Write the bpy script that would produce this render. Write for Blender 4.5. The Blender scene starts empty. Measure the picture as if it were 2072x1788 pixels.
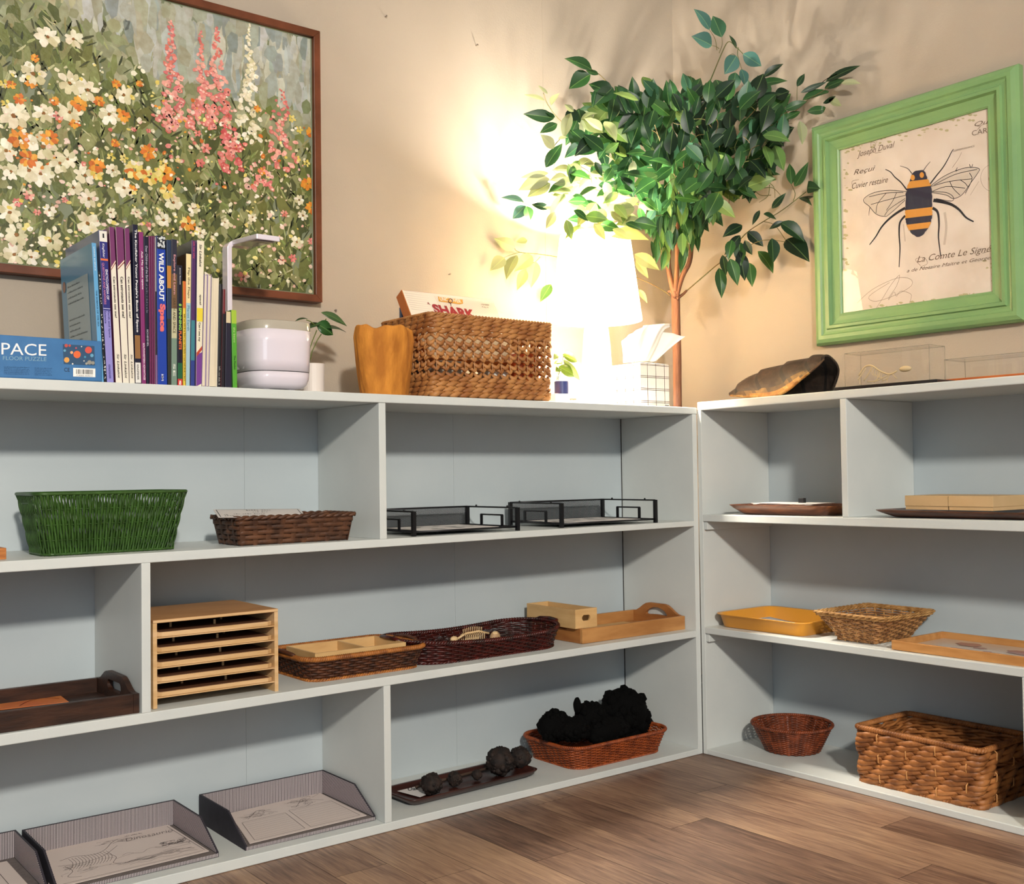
import bpy, math, random
from math import sin, cos, pi, sqrt, floor
from mathutils import Vector, Matrix
random.seed(7)
S = bpy.context.scene
# ---------------------------------------------------------------- camera
CAM = Vector((-2.3601, -2.1538, 0.8130)); YAW, PITCH, ROLL, FPX = 0.6626, 0.0284, -0.0138, 2202.0156
_fw = Vector((sin(YAW)*cos(PITCH), cos(YAW)*cos(PITCH), sin(PITCH)))
_rt = Vector((cos(YAW), -sin(YAW), 0)); _up = _rt.cross(_fw)
_r2 = _rt*cos(ROLL)+_up*sin(ROLL); _u2 = -_rt*sin(ROLL)+_up*cos(ROLL)
cd = bpy.data.cameras.new('camera'); cam = bpy.data.objects.new('camera', cd); S.collection.objects.link(cam)
cam.matrix_world = Matrix(((_r2.x, _u2.x, -_fw.x, CAM.x), (_r2.y, _u2.y, -_fw.y, CAM.y), (_r2.z, _u2.z, -_fw.z, CAM.z), (0, 0, 0, 1)))
cd.sensor_fit = 'HORIZONTAL'; cd.sensor_width = 36; cd.lens = 36*FPX/2072; cd.clip_start = .05
S.camera = cam
# ---------------------------------------------------------------- exposure, world, lights
S.view_settings.view_transform = 'Standard'; S.view_settings.look = 'None'
S.view_settings.exposure = 0.0; S.view_settings.gamma = 1; S.view_settings.use_curve_mapping = False
W = bpy.data.worlds.new('world'); S.world = W; W.use_nodes = True
W.node_tree.nodes['Background'].inputs[0].default_value = (.80, .90, 1.0, 1)
W.node_tree.nodes['Background'].inputs[1].default_value = .34
def light(name, kind, loc, power, col, size=None, target=None, sy=None, spread=None):
    l = bpy.data.lights.new(name, kind); l.energy = power; l.color = col
    if kind == 'AREA':
        l.shape = 'RECTANGLE' if sy else 'DISK'; l.size = size
        if sy: l.size_y = sy
        if spread: l.spread = spread
    else: l.shadow_soft_size = size
    o = bpy.data.objects.new(name, l); S.collection.objects.link(o); o.location = loc
    if target is not None: o.rotation_euler = (Vector(target)-Vector(loc)).to_track_quat('-Z', 'Y').to_euler()
    return o
light('ceiling_light', 'AREA', (-2.7, -4.0, 2.5), 175, (1, .93, .83), .26, (-.9, 0, .8))
light("window_light", "AREA", (-3.6, -4.4, 1.6), 20, (.75, .88, 1), 1.8, (-.8, 0, .6), 1.3)
# ---------------------------------------------------------------- helpers
def lin(c):
    if isinstance(c, str):
        c = [int(c[i:i+2], 16)/255 for i in (0, 2, 4)]
        c = [x/12.92 if x <= .04045 else ((x+.055)/1.055)**2.4 for x in c]
    return tuple(c[:3])+(1,)
def at(u, v, ax, val):
    """the place in the room, on the plane ax = val, seen at photo point (u, v)"""
    d = _fw + _r2*((u-1036)/FPX) + _u2*((894-v)/FPX); i = 'xyz'.index(ax)
    return CAM + d*((val-CAM[i])/d[i])
def atd(u, v, dep):
    return CAM + (_fw + _r2*((u-1036)/FPX) + _u2*((894-v)/FPX))*dep
def depth(p): return (Vector(p)-CAM).dot(_fw)
_M = {}
def mat(name, col=(.8, .8, .8), rough=.5, metal=0, var=None, vs=20, stretch=(1, 1, 1), bump=0, bs=60, trans=0, ior=1.45, coat=0, spec=.5, emit=None, es=0, attr=None, detail=4, sub=0, contrast=None, alpha=None):
    if name in _M: return _M[name]
    m = bpy.data.materials.new(name); _M[name] = m; m.use_nodes = True
    n = m.node_tree.nodes; L = m.node_tree.links; b = n['Principled BSDF']
    b.inputs['Base Color'].default_value = lin(col); b.inputs['Roughness'].default_value = rough
    b.inputs['Metallic'].default_value = metal; b.inputs['IOR'].default_value = ior
    b.inputs['Transmission Weight'].default_value = trans; b.inputs['Coat Weight'].default_value = coat
    b.inputs['Coat Roughness'].default_value = .08; b.inputs['Specular IOR Level'].default_value = spec
    if sub: b.inputs['Subsurface Weight'].default_value = sub; b.inputs['Subsurface Scale'].default_value = .02
    if emit: b.inputs['Emission Color'].default_value = lin(emit); b.inputs['Emission Strength'].default_value = es
    tc = n.new('ShaderNodeTexCoord'); mp = n.new('ShaderNodeMapping'); mp.inputs['Scale'].default_value = stretch
    L.new(tc.outputs['Object'], mp.inputs[0])
    src = None
    if attr:
        a = n.new('ShaderNodeAttribute'); a.attribute_name = attr; src = a.outputs['Color']
    if var:
        t = n.new('ShaderNodeTexNoise'); t.inputs['Scale'].default_value = vs; t.inputs['Detail'].default_value = detail
        L.new(mp.outputs[0], t.inputs['Vector'])
        r = n.new('ShaderNodeMapRange'); lo, hi = contrast or (.35, .65)
        r.inputs['From Min'].default_value = lo; r.inputs['From Max'].default_value = hi; L.new(t.outputs[0], r.inputs['Value'])
        mx = n.new('ShaderNodeMix'); mx.data_type = 'RGBA'
        L.new(r.outputs[0], mx.inputs[0])
        if src:
            mx.blend_type = 'MULTIPLY'; L.new(src, mx.inputs[6]); mx.inputs[7].default_value = lin(var)
        else: mx.inputs[6].default_value = lin(col); mx.inputs[7].default_value = lin(var)
        src = mx.outputs[2]
    if src: L.new(src, b.inputs['Base Color'])
    if bump:
        t = n.new('ShaderNodeTexNoise'); t.inputs['Scale'].default_value = bs; t.inputs['Detail'].default_value = 5
        L.new(mp.outputs[0], t.inputs['Vector'])
        bp = n.new('ShaderNodeBump'); bp.inputs['Strength'].default_value = bump; bp.inputs['Distance'].default_value = .002
        L.new(t.outputs[0], bp.inputs['Height']); L.new(bp.outputs[0], b.inputs['Normal'])
    if alpha is not None: b.inputs['Alpha'].default_value = alpha
    return m
class MB:
    def __init__(s): s.v = []; s.f = []; s.c = []; s.col = None; s.X = None
    def vert(s, p): s.v.append(tuple(p) if s.X is None else tuple(s.X @ Vector(p))); return len(s.v)-1
    def face(s, idx): s.f.append(tuple(idx)); s.c.append(s.col)
    def poly(s, pts): s.face([s.vert(p) for p in pts]); return s
    def box(s, x0, x1, y0, y1, z0, z1):
        i = [s.vert(p) for p in ((x0, y0, z0), (x1, y0, z0), (x1, y1, z0), (x0, y1, z0), (x0, y0, z1), (x1, y0, z1), (x1, y1, z1), (x0, y1, z1))]
        for q in ((0, 3, 2, 1), (4, 5, 6, 7), (0, 1, 5, 4), (1, 2, 6, 5), (2, 3, 7, 6), (3, 0, 4, 7)): s.face([i[k] for k in q])
        return s
    def hexa(s, p8):
        i = [s.vert(p) for p in p8]
        for q in ((0, 3, 2, 1), (4, 5, 6, 7), (0, 1, 5, 4), (1, 2, 6, 5), (2, 3, 7, 6), (3, 0, 4, 7)): s.face([i[k] for k in q])
        return s
    def loft(s, rings, closed=True, cap0=True, cap1=True, loop=False):
        R = [[s.vert(p) for p in r] for r in rings]; n = len(R[0])
        m = len(R) if loop else len(R)-1
        for a in range(m):
            A, B = R[a], R[(a+1) % len(R)]
            for k in range(n if closed else n-1): s.face((A[k], A[(k+1) % n], B[(k+1) % n], B[k]))
        if not loop:
            if cap0: s.face(R[0][::-1])
            if cap1: s.face(R[-1])
        return s
    def lathe(s, prof, n=32, c=(0, 0, 0), cap=True):
        return s.loft([[(c[0]+r*cos(2*pi*k/n), c[1]+r*sin(2*pi*k/n), c[2]+z) for k in range(n)] for r, z in prof], True, cap, cap)
    def prism(s, pts, vec):
        vec = Vector(vec); a = [s.vert(p) for p in pts]; b = [s.vert(Vector(p)+vec) for p in pts]; n = len(pts)
        s.face(a); s.face(b[::-1])
        for k in range(n): s.face((a[k], b[k], b[(k+1) % n], a[(k+1) % n]))
        return s
    def tube(s, P, r, n=6, closed=False, r1=None, flat=None, N=None):
        """tube along P; r number or list; flat=(a,b) scales normal/up axes when N (outward normals) given"""
        P = [Vector(p) for p in P]; m = len(P); rings = []; ref = None
        for i in range(m):
            if closed: t = P[(i+1) % m]-P[i-1]
            else: t = P[min(i+1, m-1)]-P[max(i-1, 0)]
            t = t.normalized() if t.length > 1e-9 else Vector((0, 0, 1))
            if N is not None: a = Vector(N[i])
            else:
                a = ref if ref is not None else (Vector((0, 0, 1)) if abs(t.z) < .9 else Vector((1, 0, 0)))
            a = (a-t*a.dot(t)); a = a.normalized() if a.length > 1e-6 else t.orthogonal().normalized()
            ref = a; b = t.cross(a)
            rr = r[i] if isinstance(r, (list, tuple)) else (r if r1 is None else r+(r1-r)*i/max(1, m-1))
            fa, fb = flat[i] if isinstance(flat, list) else (flat or (1, 1))
            rings.append([P[i]+a*(cos(2*pi*k/n)*rr*fa)+b*(sin(2*pi*k/n)*rr*fb) for k in range(n)])
        return s.loft(rings, True, True, True, loop=closed)
    def ball(s, c, r, nu=12, nv=8, jit=0):
        c = Vector(c); r = (r, r, r) if not isinstance(r, (tuple, list)) else r; rings = []
        for j in range(1, nv):
            th = pi*j/nv; rings.append([c+Vector((r[0]*sin(th)*cos(2*pi*k/nu), r[1]*sin(th)*sin(2*pi*k/nu), r[2]*cos(th)))*(1+random.uniform(-jit, jit)) for k in range(nu)])
        R = [[s.vert(p) for p in q] for q in rings]; t = s.vert(c+Vector((0, 0, r[2]))); b = s.vert(c-Vector((0, 0, r[2])))
        for a in range(len(R)-1):
            for k in range(nu): s.face((R[a][k], R[a+1][k], R[a+1][(k+1) % nu], R[a][(k+1) % nu]))
        for k in range(nu): s.face((t, R[0][k], R[0][(k+1) % nu])); s.face((b, R[-1][(k+1) % nu], R[-1][k]))
        return s
    def build(s, name, m, parent=None, world=False, smooth=False, bevel=0, label=None, seg=2, solid=0, sub=0):
        me = bpy.data.meshes.new(name); v = s.v
        if world and parent is not None:
            I = _INV[parent.name]; v = [tuple(I @ Vector(p)) for p in v]
        me.from_pydata(v, [], s.f); me.validate(clean_customdata=False)
        if any(c is not None for c in s.c) and len(me.polygons) == len(s.c):
            ca = me.color_attributes.new('Col', 'FLOAT_COLOR', 'CORNER')
            buf = []
            for p, c in zip(me.polygons, s.c): buf += list(lin(c or (1, 1, 1)))*p.loop_total
            ca.data.foreach_set('color', buf)
        me.materials.append(m)
        if smooth: me.polygons.foreach_set('use_smooth', [True]*len(me.polygons))
        o = bpy.data.objects.new(name, me); S.collection.objects.link(o)
        if parent is not None: o.parent = parent; _INV[o.name] = _INV[parent.name]
        else: _INV[o.name] = Matrix.Identity(4)
        if bevel:
            b = o.modifiers.new('bevel', 'BEVEL'); b.width = bevel; b.segments = seg; b.limit_method = 'ANGLE'; b.angle_limit = .6
        if solid:
            b = o.modifiers.new('solid', 'SOLIDIFY'); b.thickness = solid; b.offset = 0
        if sub:
            b = o.modifiers.new('sub', 'SUBSURF'); b.levels = sub; b.render_levels = sub
        if label: o['label'] = label
        return o
_INV = {}
def thing(name, label, cat, loc=(0, 0, 0), rotz=0, group=None):
    o = bpy.data.objects.new(name, None); S.collection.objects.link(o); o.empty_display_size = .02
    o.location = loc; o.rotation_euler = (0, 0, rotz); o['label'] = label; o['category'] = cat
    if group: o['group'] = group
    _INV[o.name] = (Matrix.Translation(Vector(loc)) @ Matrix.Rotation(rotz, 4, 'Z')).inverted()
    return o
def tag(o, label, cat, group=None):
    o['label'] = label; o['category'] = cat
    if group: o['group'] = group
    return o
def struct(name, mb, m, **k):
    o = mb.build(name, m, **k); o['kind'] = 'structure'; return o
def recenter(o, loc):
    """top-level single mesh built in room coordinates: put its origin at its base"""
    loc = Vector(loc); o.data.transform(Matrix.Translation(-loc)); o.location = loc; return o
_TX = {}
def text_geo(s, shear=0, bold=0):
    k = (s, shear, bold)
    if k in _TX: return _TX[k]
    cu = bpy.data.curves.new('t', 'FONT'); cu.body = s; cu.size = 1; cu.shear = shear; cu.resolution_u = 3; cu.offset = bold
    o = bpy.data.objects.new('t', cu); S.collection.objects.link(o)
    dg = bpy.context.evaluated_depsgraph_get(); ev = o.evaluated_get(dg); me = ev.to_mesh()
    V = [tuple(v.co) for v in me.vertices]; F = [tuple(p.vertices) for p in me.polygons]
    ev.to_mesh_clear(); bpy.data.objects.remove(o); bpy.data.curves.remove(cu)
    if not V: V = [(0, 0, 0)]
    x0 = min(v[0] for v in V); x1 = max(v[0] for v in V); y0 = min(v[1] for v in V); y1 = max(v[1] for v in V)
    _TX[k] = (V, F, x0, max(x1-x0, 1e-6), y0, max(y1-y0, 1e-6)); return _TX[k]
def text(mb, s, o, xd, yd, shear=0, bold=0):
    """fit string s into the parallelogram o, o+xd (width), o+yd (height)"""
    V, F, x0, w, y0, h = text_geo(s, shear, bold); o = Vector(o); xd = Vector(xd); yd = Vector(yd); b = len(mb.v)
    for v in V: mb.vert(o+xd*((v[0]-x0)/w)+yd*((v[1]-y0)/h))
    for f in F: mb.face([b+i for i in f])
def greek(mb, o, xd, yd, seed=1):
    """a line of print too small to read: little upright strokes grouped in words"""
    r = random.Random(seed); o = Vector(o); xd = Vector(xd); yd = Vector(yd); h = yd.length/max(xd.length, 1e-6); a = 0
    while a < 1-.5*h:
        for k in range(r.randint(2, 7)):
            if a > 1-.5*h: break
            hh = r.choice((.6, .6, .62, 1.)); w = h*.22
            mb.poly([o+xd*a, o+xd*(a+w), o+xd*(a+w)+yd*hh, o+xd*a+yd*hh]); mb.poly([o+xd*a+yd*(hh*r.choice((0, .75))), o+xd*(a+w*2)+yd*(hh*.0), o+xd*(a+w*2)+yd*(.2*hh), o+xd*a+yd*(hh*.95)]); a += h*.62
        a += h*.5
def rrect(w, d, r, n=240, cx=0, cy=0):
    """rounded rectangle outline, arc length spaced: (x, y, nx, ny), from the front left corner counterclockwise"""
    r = max(1e-4, min(r, w/2-1e-4, d/2-1e-4)); L = [w-2*r, pi*r/2, d-2*r, pi*r/2]*2; T = sum(L); out = []
    cs = [(w/2-r, -d/2+r), (w/2-r, d/2-r), (-w/2+r, d/2-r), (-w/2+r, -d/2+r)]
    for k in range(n):
        s = T*k/n; i = 0
        while s > L[i]: s -= L[i]; i += 1
        side = i//2
        if i % 2 == 0:
            a = side*pi/2; tx, ty = cos(a), sin(a); nx, ny = sin(a), -cos(a)
            px, py = [(-w/2+r, -d/2), (w/2, -d/2+r), (w/2-r, d/2), (-w/2, d/2-r)][side]
            out.append((cx+px+tx*s, cy+py+ty*s, nx, ny))
        else:
            a = -pi/2+side*pi/2+s/r; c = cs[side]
            out.append((cx+c[0]+r*cos(a), cy+c[1]+r*sin(a), cos(a), sin(a)))
    return out
def paint(c): return c
# ---------------------------------------------------------------- materials of the room
m_wall = mat('wall_paint', 'AA9E8F', .75, var='A5998A', vs=3, bump=.25, bs=220)
m_shelf = mat('shelf_paint', 'CBCFCC', .42, var='C5CAC8', vs=6, bump=.12, bs=90)
m_panel = mat('shelf_panel_paint', 'B5BEC1', .45, var='AFB9BD', vs=4, bump=.08, bs=90)
m_ceil = mat('ceiling_paint', 'DDDAD3', .8)
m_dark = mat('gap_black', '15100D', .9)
# floor of planks
def floor_mat():
    m = bpy.data.materials.new('laminate'); m.use_nodes = True; n = m.node_tree.nodes; L = m.node_tree.links; b = n['Principled BSDF']
    b.inputs['Roughness'].default_value = .42
    a = n.new('ShaderNodeAttribute'); a.attribute_name = 'Col'; g = n.new('ShaderNodeTexCoord')
    sx = n.new('ShaderNodeSeparateColor'); L.new(a.outputs['Color'], sx.inputs[0])
    off = n.new('ShaderNodeCombineXYZ'); mm = n.new('ShaderNodeMath'); mm.operation = 'MULTIPLY'; mm.inputs[1].default_value = 37.; L.new(sx.outputs[0], mm.inputs[0])
    L.new(mm.outputs[0], off.inputs[2]); L.new(mm.outputs[0], off.inputs[1])
    va = n.new('ShaderNodeVectorMath'); L.new(g.outputs['Object'], va.inputs[0]); L.new(off.outputs[0], va.inputs[1])
    def noise(scale, st, det=6, dist=0):
        mp = n.new('ShaderNodeMapping'); mp.inputs['Scale'].default_value = st; L.new(va.outputs[0], mp.inputs[0])
        t = n.new('ShaderNodeTexNoise'); t.inputs['Scale'].default_value = scale; t.inputs['Detail'].default_value = det; t.inputs['Distortion'].default_value = dist
        L.new(mp.outputs[0], t.inputs['Vector']); return t.outputs[0]
    big = noise(2.6, (3.0, .75, 1), 4, .6); grain = noise(14, (9, .5, 1), 8, .8); fine = noise(60, (9, .35, 1), 4)
    r = n.new('ShaderNodeValToRGB'); e = r.color_ramp.elements
    e[0].position = .34; e[0].color = lin('483428'); e[1].position = .68; e[1].color = lin('A98A6C')
    x = e.new(.45); x.color = lin('6E5242'); x = e.new(.56); x.color = lin('8D6F59')
    def mixv(p, q, f):
        mx = n.new('ShaderNodeMix'); mx.data_type = 'FLOAT'; mx.inputs[0].default_value = f; L.new(p, mx.inputs[2]); L.new(q, mx.inputs[3]); return mx.outputs[0]
    v = mixv(big, grain, .5); v = mixv(v, fine, .26)
    ad = n.new('ShaderNodeMath'); ad.operation = 'MULTIPLY_ADD'; ad.inputs[1].default_value = .10; L.new(sx.outputs[1], ad.inputs[0])
    sb = n.new('ShaderNodeMath'); sb.operation = 'SUBTRACT'; sb.inputs[1].default_value = .05; L.new(v, sb.inputs[0]); L.new(sb.outputs[0], ad.inputs[2])
    L.new(ad.outputs[0], r.inputs[0]); L.new(r.outputs[0], b.inputs['Base Color'])
    bp = n.new('ShaderNodeBump'); bp.inputs['Strength'].default_value = .15; bp.inputs['Distance'].default_value = .001
    L.new(grain, bp.inputs['Height']); L.new(bp.outputs[0], b.inputs['Normal'])
    return m
fb = MB(); fixed = {1: -.25, 3: -.40, 0: -.70, 2: -.90, 9: -.171}
for k in range(-3, 36):
    x1 = -.062-.122*k; x0 = x1-.122; rnd = random.Random(k*7+3)
    e0 = fixed.get(k, -rnd.uniform(.05, 1.2))
    ends = sorted([e0+1.22*j for j in range(-4, 3)])
    for a, b in zip(ends[:-1], ends[1:]):
        a2, b2 = max(a, -4.6), min(b, .36)
        if b2 <= a2: continue
        fb.col = (rnd.random(), rnd.random(), 0); g = .0005
        fb.poly([(x0+g, a2+g, 0), (x1-g, a2+g, 0), (x1-g, b2-g, 0), (x0+g, b2-g, 0)])
flo = struct('floor', fb, floor_mat())
ub = MB().box(-4.4, .42, -4.7, .47, -.03, -.0012); struct('trim_1', ub, m_dark)
# walls: a shallow boxed step runs up the corner
struct('wall_back', MB().box(-4.4, -.2604, .36, .46, -.03, 2.7).box(-.2604, .42, .3593, .46, -.03, 2.7), m_wall)
struct('wall_right', MB().box(.3096, .4096, -4.7, .3593, -.03, 2.7), m_wall)
struct('ceiling', MB().box(-4.4, .42, -4.7, .47, 2.7, 2.75), m_ceil)
# ---------------------------------------------------------------- left shelving unit
def zt(x): return .9945-.0038*x
def ztb(x): return .9755-.0026*x
def z1(x): return .6675+.002*x
def z1b(x): return .6525+.005*x
def z2(x): return .3535+.0025*x
def z2b(x): return .3345+.0035*x
def z0(x): return .0163-.004*x
XL = -2.5; DP = .297; T = .0183
def board(mb, x0, x1, y0, y1, lo, hi):
    mb.hexa([(x0, y0, lo(x0)), (x1, y0, lo(x1)), (x1, y1, lo(x1)), (x0, y1, lo(x0)), (x0, y0, hi(x0)), (x1, y0, hi(x1)), (x1, y1, hi(x1)), (x0, y1, hi(x0))]); return mb
U = thing('shelving_unit', 'long white painted open shelving unit along the left wall', 'shelving unit', (-1.25, .15, 0))
board(MB(), XL-.01, 0.0, -.002, .303, ztb, zt).build('top_board', m_shelf, U, True, bevel=.0022)
board(MB(), XL+T, -T, 0, DP, z1b, z1).build('shelf', m_shelf, U, True, bevel=.0015)
board(MB(), XL+T, -T, 0, DP, z2b, z2).build('shelf', m_shelf, U, True, bevel=.0015)
board(MB(), XL+T, -T, 0, DP, lambda x: .0006, z0).build('bottom_board', m_shelf, U, True, bevel=.0015)
for x0, x1, lo, hi in ((-T, 0, lambda x: .0006, ztb), (XL, XL+T, lambda x: .0006, ztb)):
    board(MB(), x0, x1, 0, DP, lo, hi).build('end_panel', m_shelf, U, True, bevel=.0012)
for x1, lo, hi in ((-1.0475, z1, ztb), (-1.5949, z2, z1b), (-1.0422, z0, z2b), (-2.1, z0, z2b)):
    board(MB(), x1-T, x1, 0, DP, lo, hi).build('divider', m_shelf, U, True, bevel=.0012)
sx = [XL, -1.262, -.652, 0]
for a, b in zip(sx[:-1], sx[1:]):
    board(MB(), a+.00025, b-.00025, DP+.0004, .303, lambda x: .0006, ztb).build('back_panel', m_panel, U, True)
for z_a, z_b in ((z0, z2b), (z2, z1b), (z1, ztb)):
    board(MB(), -T-.0022, -T-.0001, DP-.0012, DP+.0002, lambda x: z_a(x)+.001, lambda x: z_b(x)-.001).build('seam_shade', m_dark, U, True, label='dark strip put in for the shaded open joint beside the end panel')  # solid dark strip stands in for the shade of an open gap
# ---------------------------------------------------------------- right shelving unit
def r_t(y): return 1.0105-.003*y
def r_tb(y): return .9855-.008*y
def r1(y): return .6855-.0065*y
def r1b(y): return .6659-.0023*y
def r2(y): return .3635-.0052*y
def r2b(y): return .345-.0033*y
def r0(y): return .0153-.003*y
YE = -1.5; TR = .0156; DR = .300
def rboard(mb, x0, x1, y0, y1, lo, hi):
    mb.hexa([(x0, y0, lo(y0)), (x1, y0, lo(y0)), (x1, y1, lo(y1)), (x0, y1, lo(y1)), (x0, y0, hi(y0)), (x1, y0, hi(y0)), (x1, y1, hi(y1)), (x0, y1, hi(y1))]); return mb
V_ = thing('shelving_unit', 'white painted open shelving unit along the right wall, under the bee picture', 'shelving unit', (.15, -.75, 0))
rboard(MB(), .001, .308, YE-.01, -.0008, r_tb, r_t).build('top_board', m_shelf, V_, True, bevel=.003)
for lo, hi, nm in ((r1b, r1, 'shelf'), (r2b, r2, 'shelf'), (lambda y: .0006, r0, 'bottom_board')):
    rboard(MB(), .001, DR, YE+TR, -TR, lo, hi).build(nm, m_shelf, V_, True, bevel=.0018)
for y0, y1 in ((-TR, -.0008), (YE, YE+TR)):
    rboard(MB(), .001, DR, y0, y1, lambda y: .0006, r_tb).build('end_panel', m_shelf, V_, True, bevel=.0012)
rboard(MB(), .001, DR, -.5045, -.4862, r1, r_tb).build('divider', m_shelf, V_, True, bevel=.0015)
rboard(MB(), .001, DR, -.9592, -.940, r0, r2b).build('divider', m_shelf, V_, True, bevel=.0015)
for f in (r1b, r2b):
    rboard(MB(), .006, DR-.002, -TR-.012, -TR-.0004, lambda y, f=f: f(y)-.024, lambda y, f=f: f(y)-.0006).build('cleat', m_shelf, V_, True, bevel=.0012)
rboard(MB(), DR+.0004, .3085, YE, -.0008, lambda y: .0006, r_tb).build('back_panel', m_panel, V_, True)
# ---------------------------------------------------------------- drawing on flat surfaces
def ribbon(mb, P, w, nrm, w1=None):
    """a drawn line of width w (m) along room points P lying in a plane with normal nrm"""
    P = [Vector(p) for p in P]; nrm = Vector(nrm); L = []; m = len(P)
    for i in range(m):
        t = (P[min(i+1, m-1)]-P[max(i-1, 0)]); t = t.normalized() if t.length > 1e-9 else Vector((1, 0, 0))
        ww = w if w1 is None else w+(w1-w)*i/(m-1)
        s = t.cross(nrm).normalized()*(ww/2); L.append((P[i]-s, P[i]+s))
    for (a, b), (c, d) in zip(L[:-1], L[1:]): mb.poly([a, b, d, c])
def smoothline(P, k=4):
    if len(P) < 3: return P
    P = [Vector(p) for p in P]; Q = [P[0]]+P+[P[-1]]; out = []
    for i in range(1, len(Q)-2):
        p0, p1, p2, p3 = Q[i-1], Q[i], Q[i+1], Q[i+2]
        for j in range(k):
            t = j/k; out.append(.5*((2*p1)+(p2-p0)*t+(2*p0-5*p1+4*p2-p3)*t*t+(3*p1-p0-3*p2+p3)*t**3))
    return out+[P[-1]]
# ---------------------------------------------------------------- flower painting
PX0, PX1, PZ0, PZ1 = -2.06, -1.0322, 1.2556, 1.9575
pt = thing('painting', 'large painting of pink, white and orange garden flowers in a thin brown frame', 'painting', ((PX0+PX1)/2, .345, PZ0))
m_fw = mat('frame_walnut', '6E3A22', .4, var='54290F', vs=12, stretch=(1, 1, 1))
fw = .0185
fr = MB()
for a in ([(PX0, PZ0), (PX1, PZ0), (PX1-fw, PZ0+fw), (PX0+fw, PZ0+fw)], [(PX1, PZ0), (PX1, PZ1), (PX1-fw, PZ1-fw), (PX1-fw, PZ0+fw)],
          [(PX1, PZ1), (PX0, PZ1), (PX0+fw, PZ1-fw), (PX1-fw, PZ1-fw)], [(PX0, PZ1), (PX0, PZ0), (PX0+fw, PZ0+fw), (PX0+fw, PZ1-fw)]):
    fr.prism([(x, .3275, z) for x, z in a], (0, .0322, 0))
fr.build('frame', m_fw, pt, True, bevel=.0012)
m_canvas = mat('canvas_ground', '6F7654', .75, var='7C836F', vs=9)
CY = .3405
MB().box(PX0+fw, PX1-fw, CY, .355, PZ0+fw, PZ1-fw).build('canvas', m_canvas, pt, True)
m_oil = mat('oil_paint', (1, 1, 1), .45, attr='Col', var='E9E4DA', vs=60, bump=.5, bs=120)
br = MB(); rp = random.Random(11)
XA, XB, ZA, ZB = PX0+fw+.004, PX1-fw-.004, PZ0+fw+.004, PZ1-fw-.004
_lay = [0]
def mixc(a, b, t): return tuple(a[i]+(b[i]-a[i])*t for i in range(3))
def hx(s): return tuple(int(s[i:i+2], 16)/255 for i in (0, 2, 4))
def tohex(c): return ''.join('%02X' % max(0, min(255, int(x*255))) for x in c)
def jit(c, a=.05):
    k = rp.uniform(-a, a); return tuple(max(0, min(1, x+k+rp.uniform(-a/3, a/3))) for x in c)
def daub(x, z, rx, rz, col, ang=0, n=7, lay=None):
    y = CY-.0004-(_lay[0] if lay is None else lay)
    ca, sa = cos(ang), sin(ang); P = []
    for k in range(n):
        a = 2*pi*k/n+rp.uniform(-.25, .25); q = rp.uniform(.75, 1.12)
        px, pz = rx*q*cos(a), rz*q*sin(a)
        P.append((min(max(x+px*ca-pz*sa, XA), XB), y, min(max(z+px*sa+pz*ca, ZA), ZB)))
    br.col = tohex(jit(col, .03)); br.poly(P[::-1])
def hor(x):      # where the meadow meets the hazy ground, from the left edge to the right
    pts = [(-2.1, 1.93), (-1.85, 1.915), (-1.62, 1.86), (-1.48, 1.78), (-1.40, 1.73), (-1.28, 1.76), (-1.15, 1.75), (-1.03, 1.71)]
    for (a, za), (b, zb) in zip(pts[:-1], pts[1:]):
        if a <= x <= b: return za+(zb-za)*(x-a)/(b-a)
    return 1.72
SK = [hx(c) for c in ('A9AEA4', '98A3A0', 'B9BBAF', '8B9694', 'A3A79B', '9FA08C', 'B0B6B4')]
SKL = [hx(c) for c in ('A39F78', 'B1AD8C', '97966F', 'A8AA96')]
GR = [hx(c) for c in ('5C6434', '6E763F', '4A5229', '7C8350', '8A8C5E', '505A2E', '666B36')]
GM = [hx(c) for c in ('8A8E6B', '999C7E', '7D8560', '8F9273')]
for i in range(2600):
    x = rp.uniform(XA, XB); z = rp.uniform(ZA, ZB); h = hor(x)
    if z > h+rp.uniform(-.02, .04):
        c = rp.choice(SKL if x < -1.62 and rp.random() < .7 else SK); daub(x, z, rp.uniform(.006, .02), rp.uniform(.02, .055), c, rp.uniform(-.15, .15), lay=rp.uniform(0, .0003))
    elif z > h-.09*rp.uniform(.3, 1.5): daub(x, z, rp.uniform(.008, .022), rp.uniform(.01, .03), rp.choice(GM), rp.uniform(-.5, .5), lay=rp.uniform(0, .0003))
    else: daub(x, z, rp.uniform(.006, .02), rp.uniform(.012, .04), rp.choice(GR), rp.uniform(-.6, .6), lay=rp.uniform(0, .0003))
_lay[0] = .0005
for i in range(1100):       # blades, twigs and pale leaves
    x = rp.uniform(XA, XB); z = rp.uniform(ZA, hor(x)-.03)
    c = rp.choice([hx('3E4524'), hx('39401F'), hx('9BA36B'), hx('7F9150'), hx('2F351C'), hx('8C8559'), hx('B5B58C')])
    daub(x, z, rp.uniform(.0015, .0035), rp.uniform(.007, .02), c, rp.uniform(-1.1, 1.1), 6)
CR = [hx('E6E0C8'), hx('DAD2B4'), hx('EDE9DA'), hx('CFC8A4')]; OR = [hx('D98A2B'), hx('C96A22'), hx('E2A23A')]
YE = [hx('DFCF76'), hx('E5D68B'), hx('D8C25C')]; PK = [hx('DE8A83'), hx('C96B6B'), hx('E7A79B'), hx('D2756A')]; RD = [hx('C2524F'), hx('CF5C60'), hx('B94A3F')]
PP = [hx('E3BFB2'), hx('D9AFA2'), hx('E6CDBE')]
def wp(u, v): p = at(u, v, 'y', CY); return p.x, p.z
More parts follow.
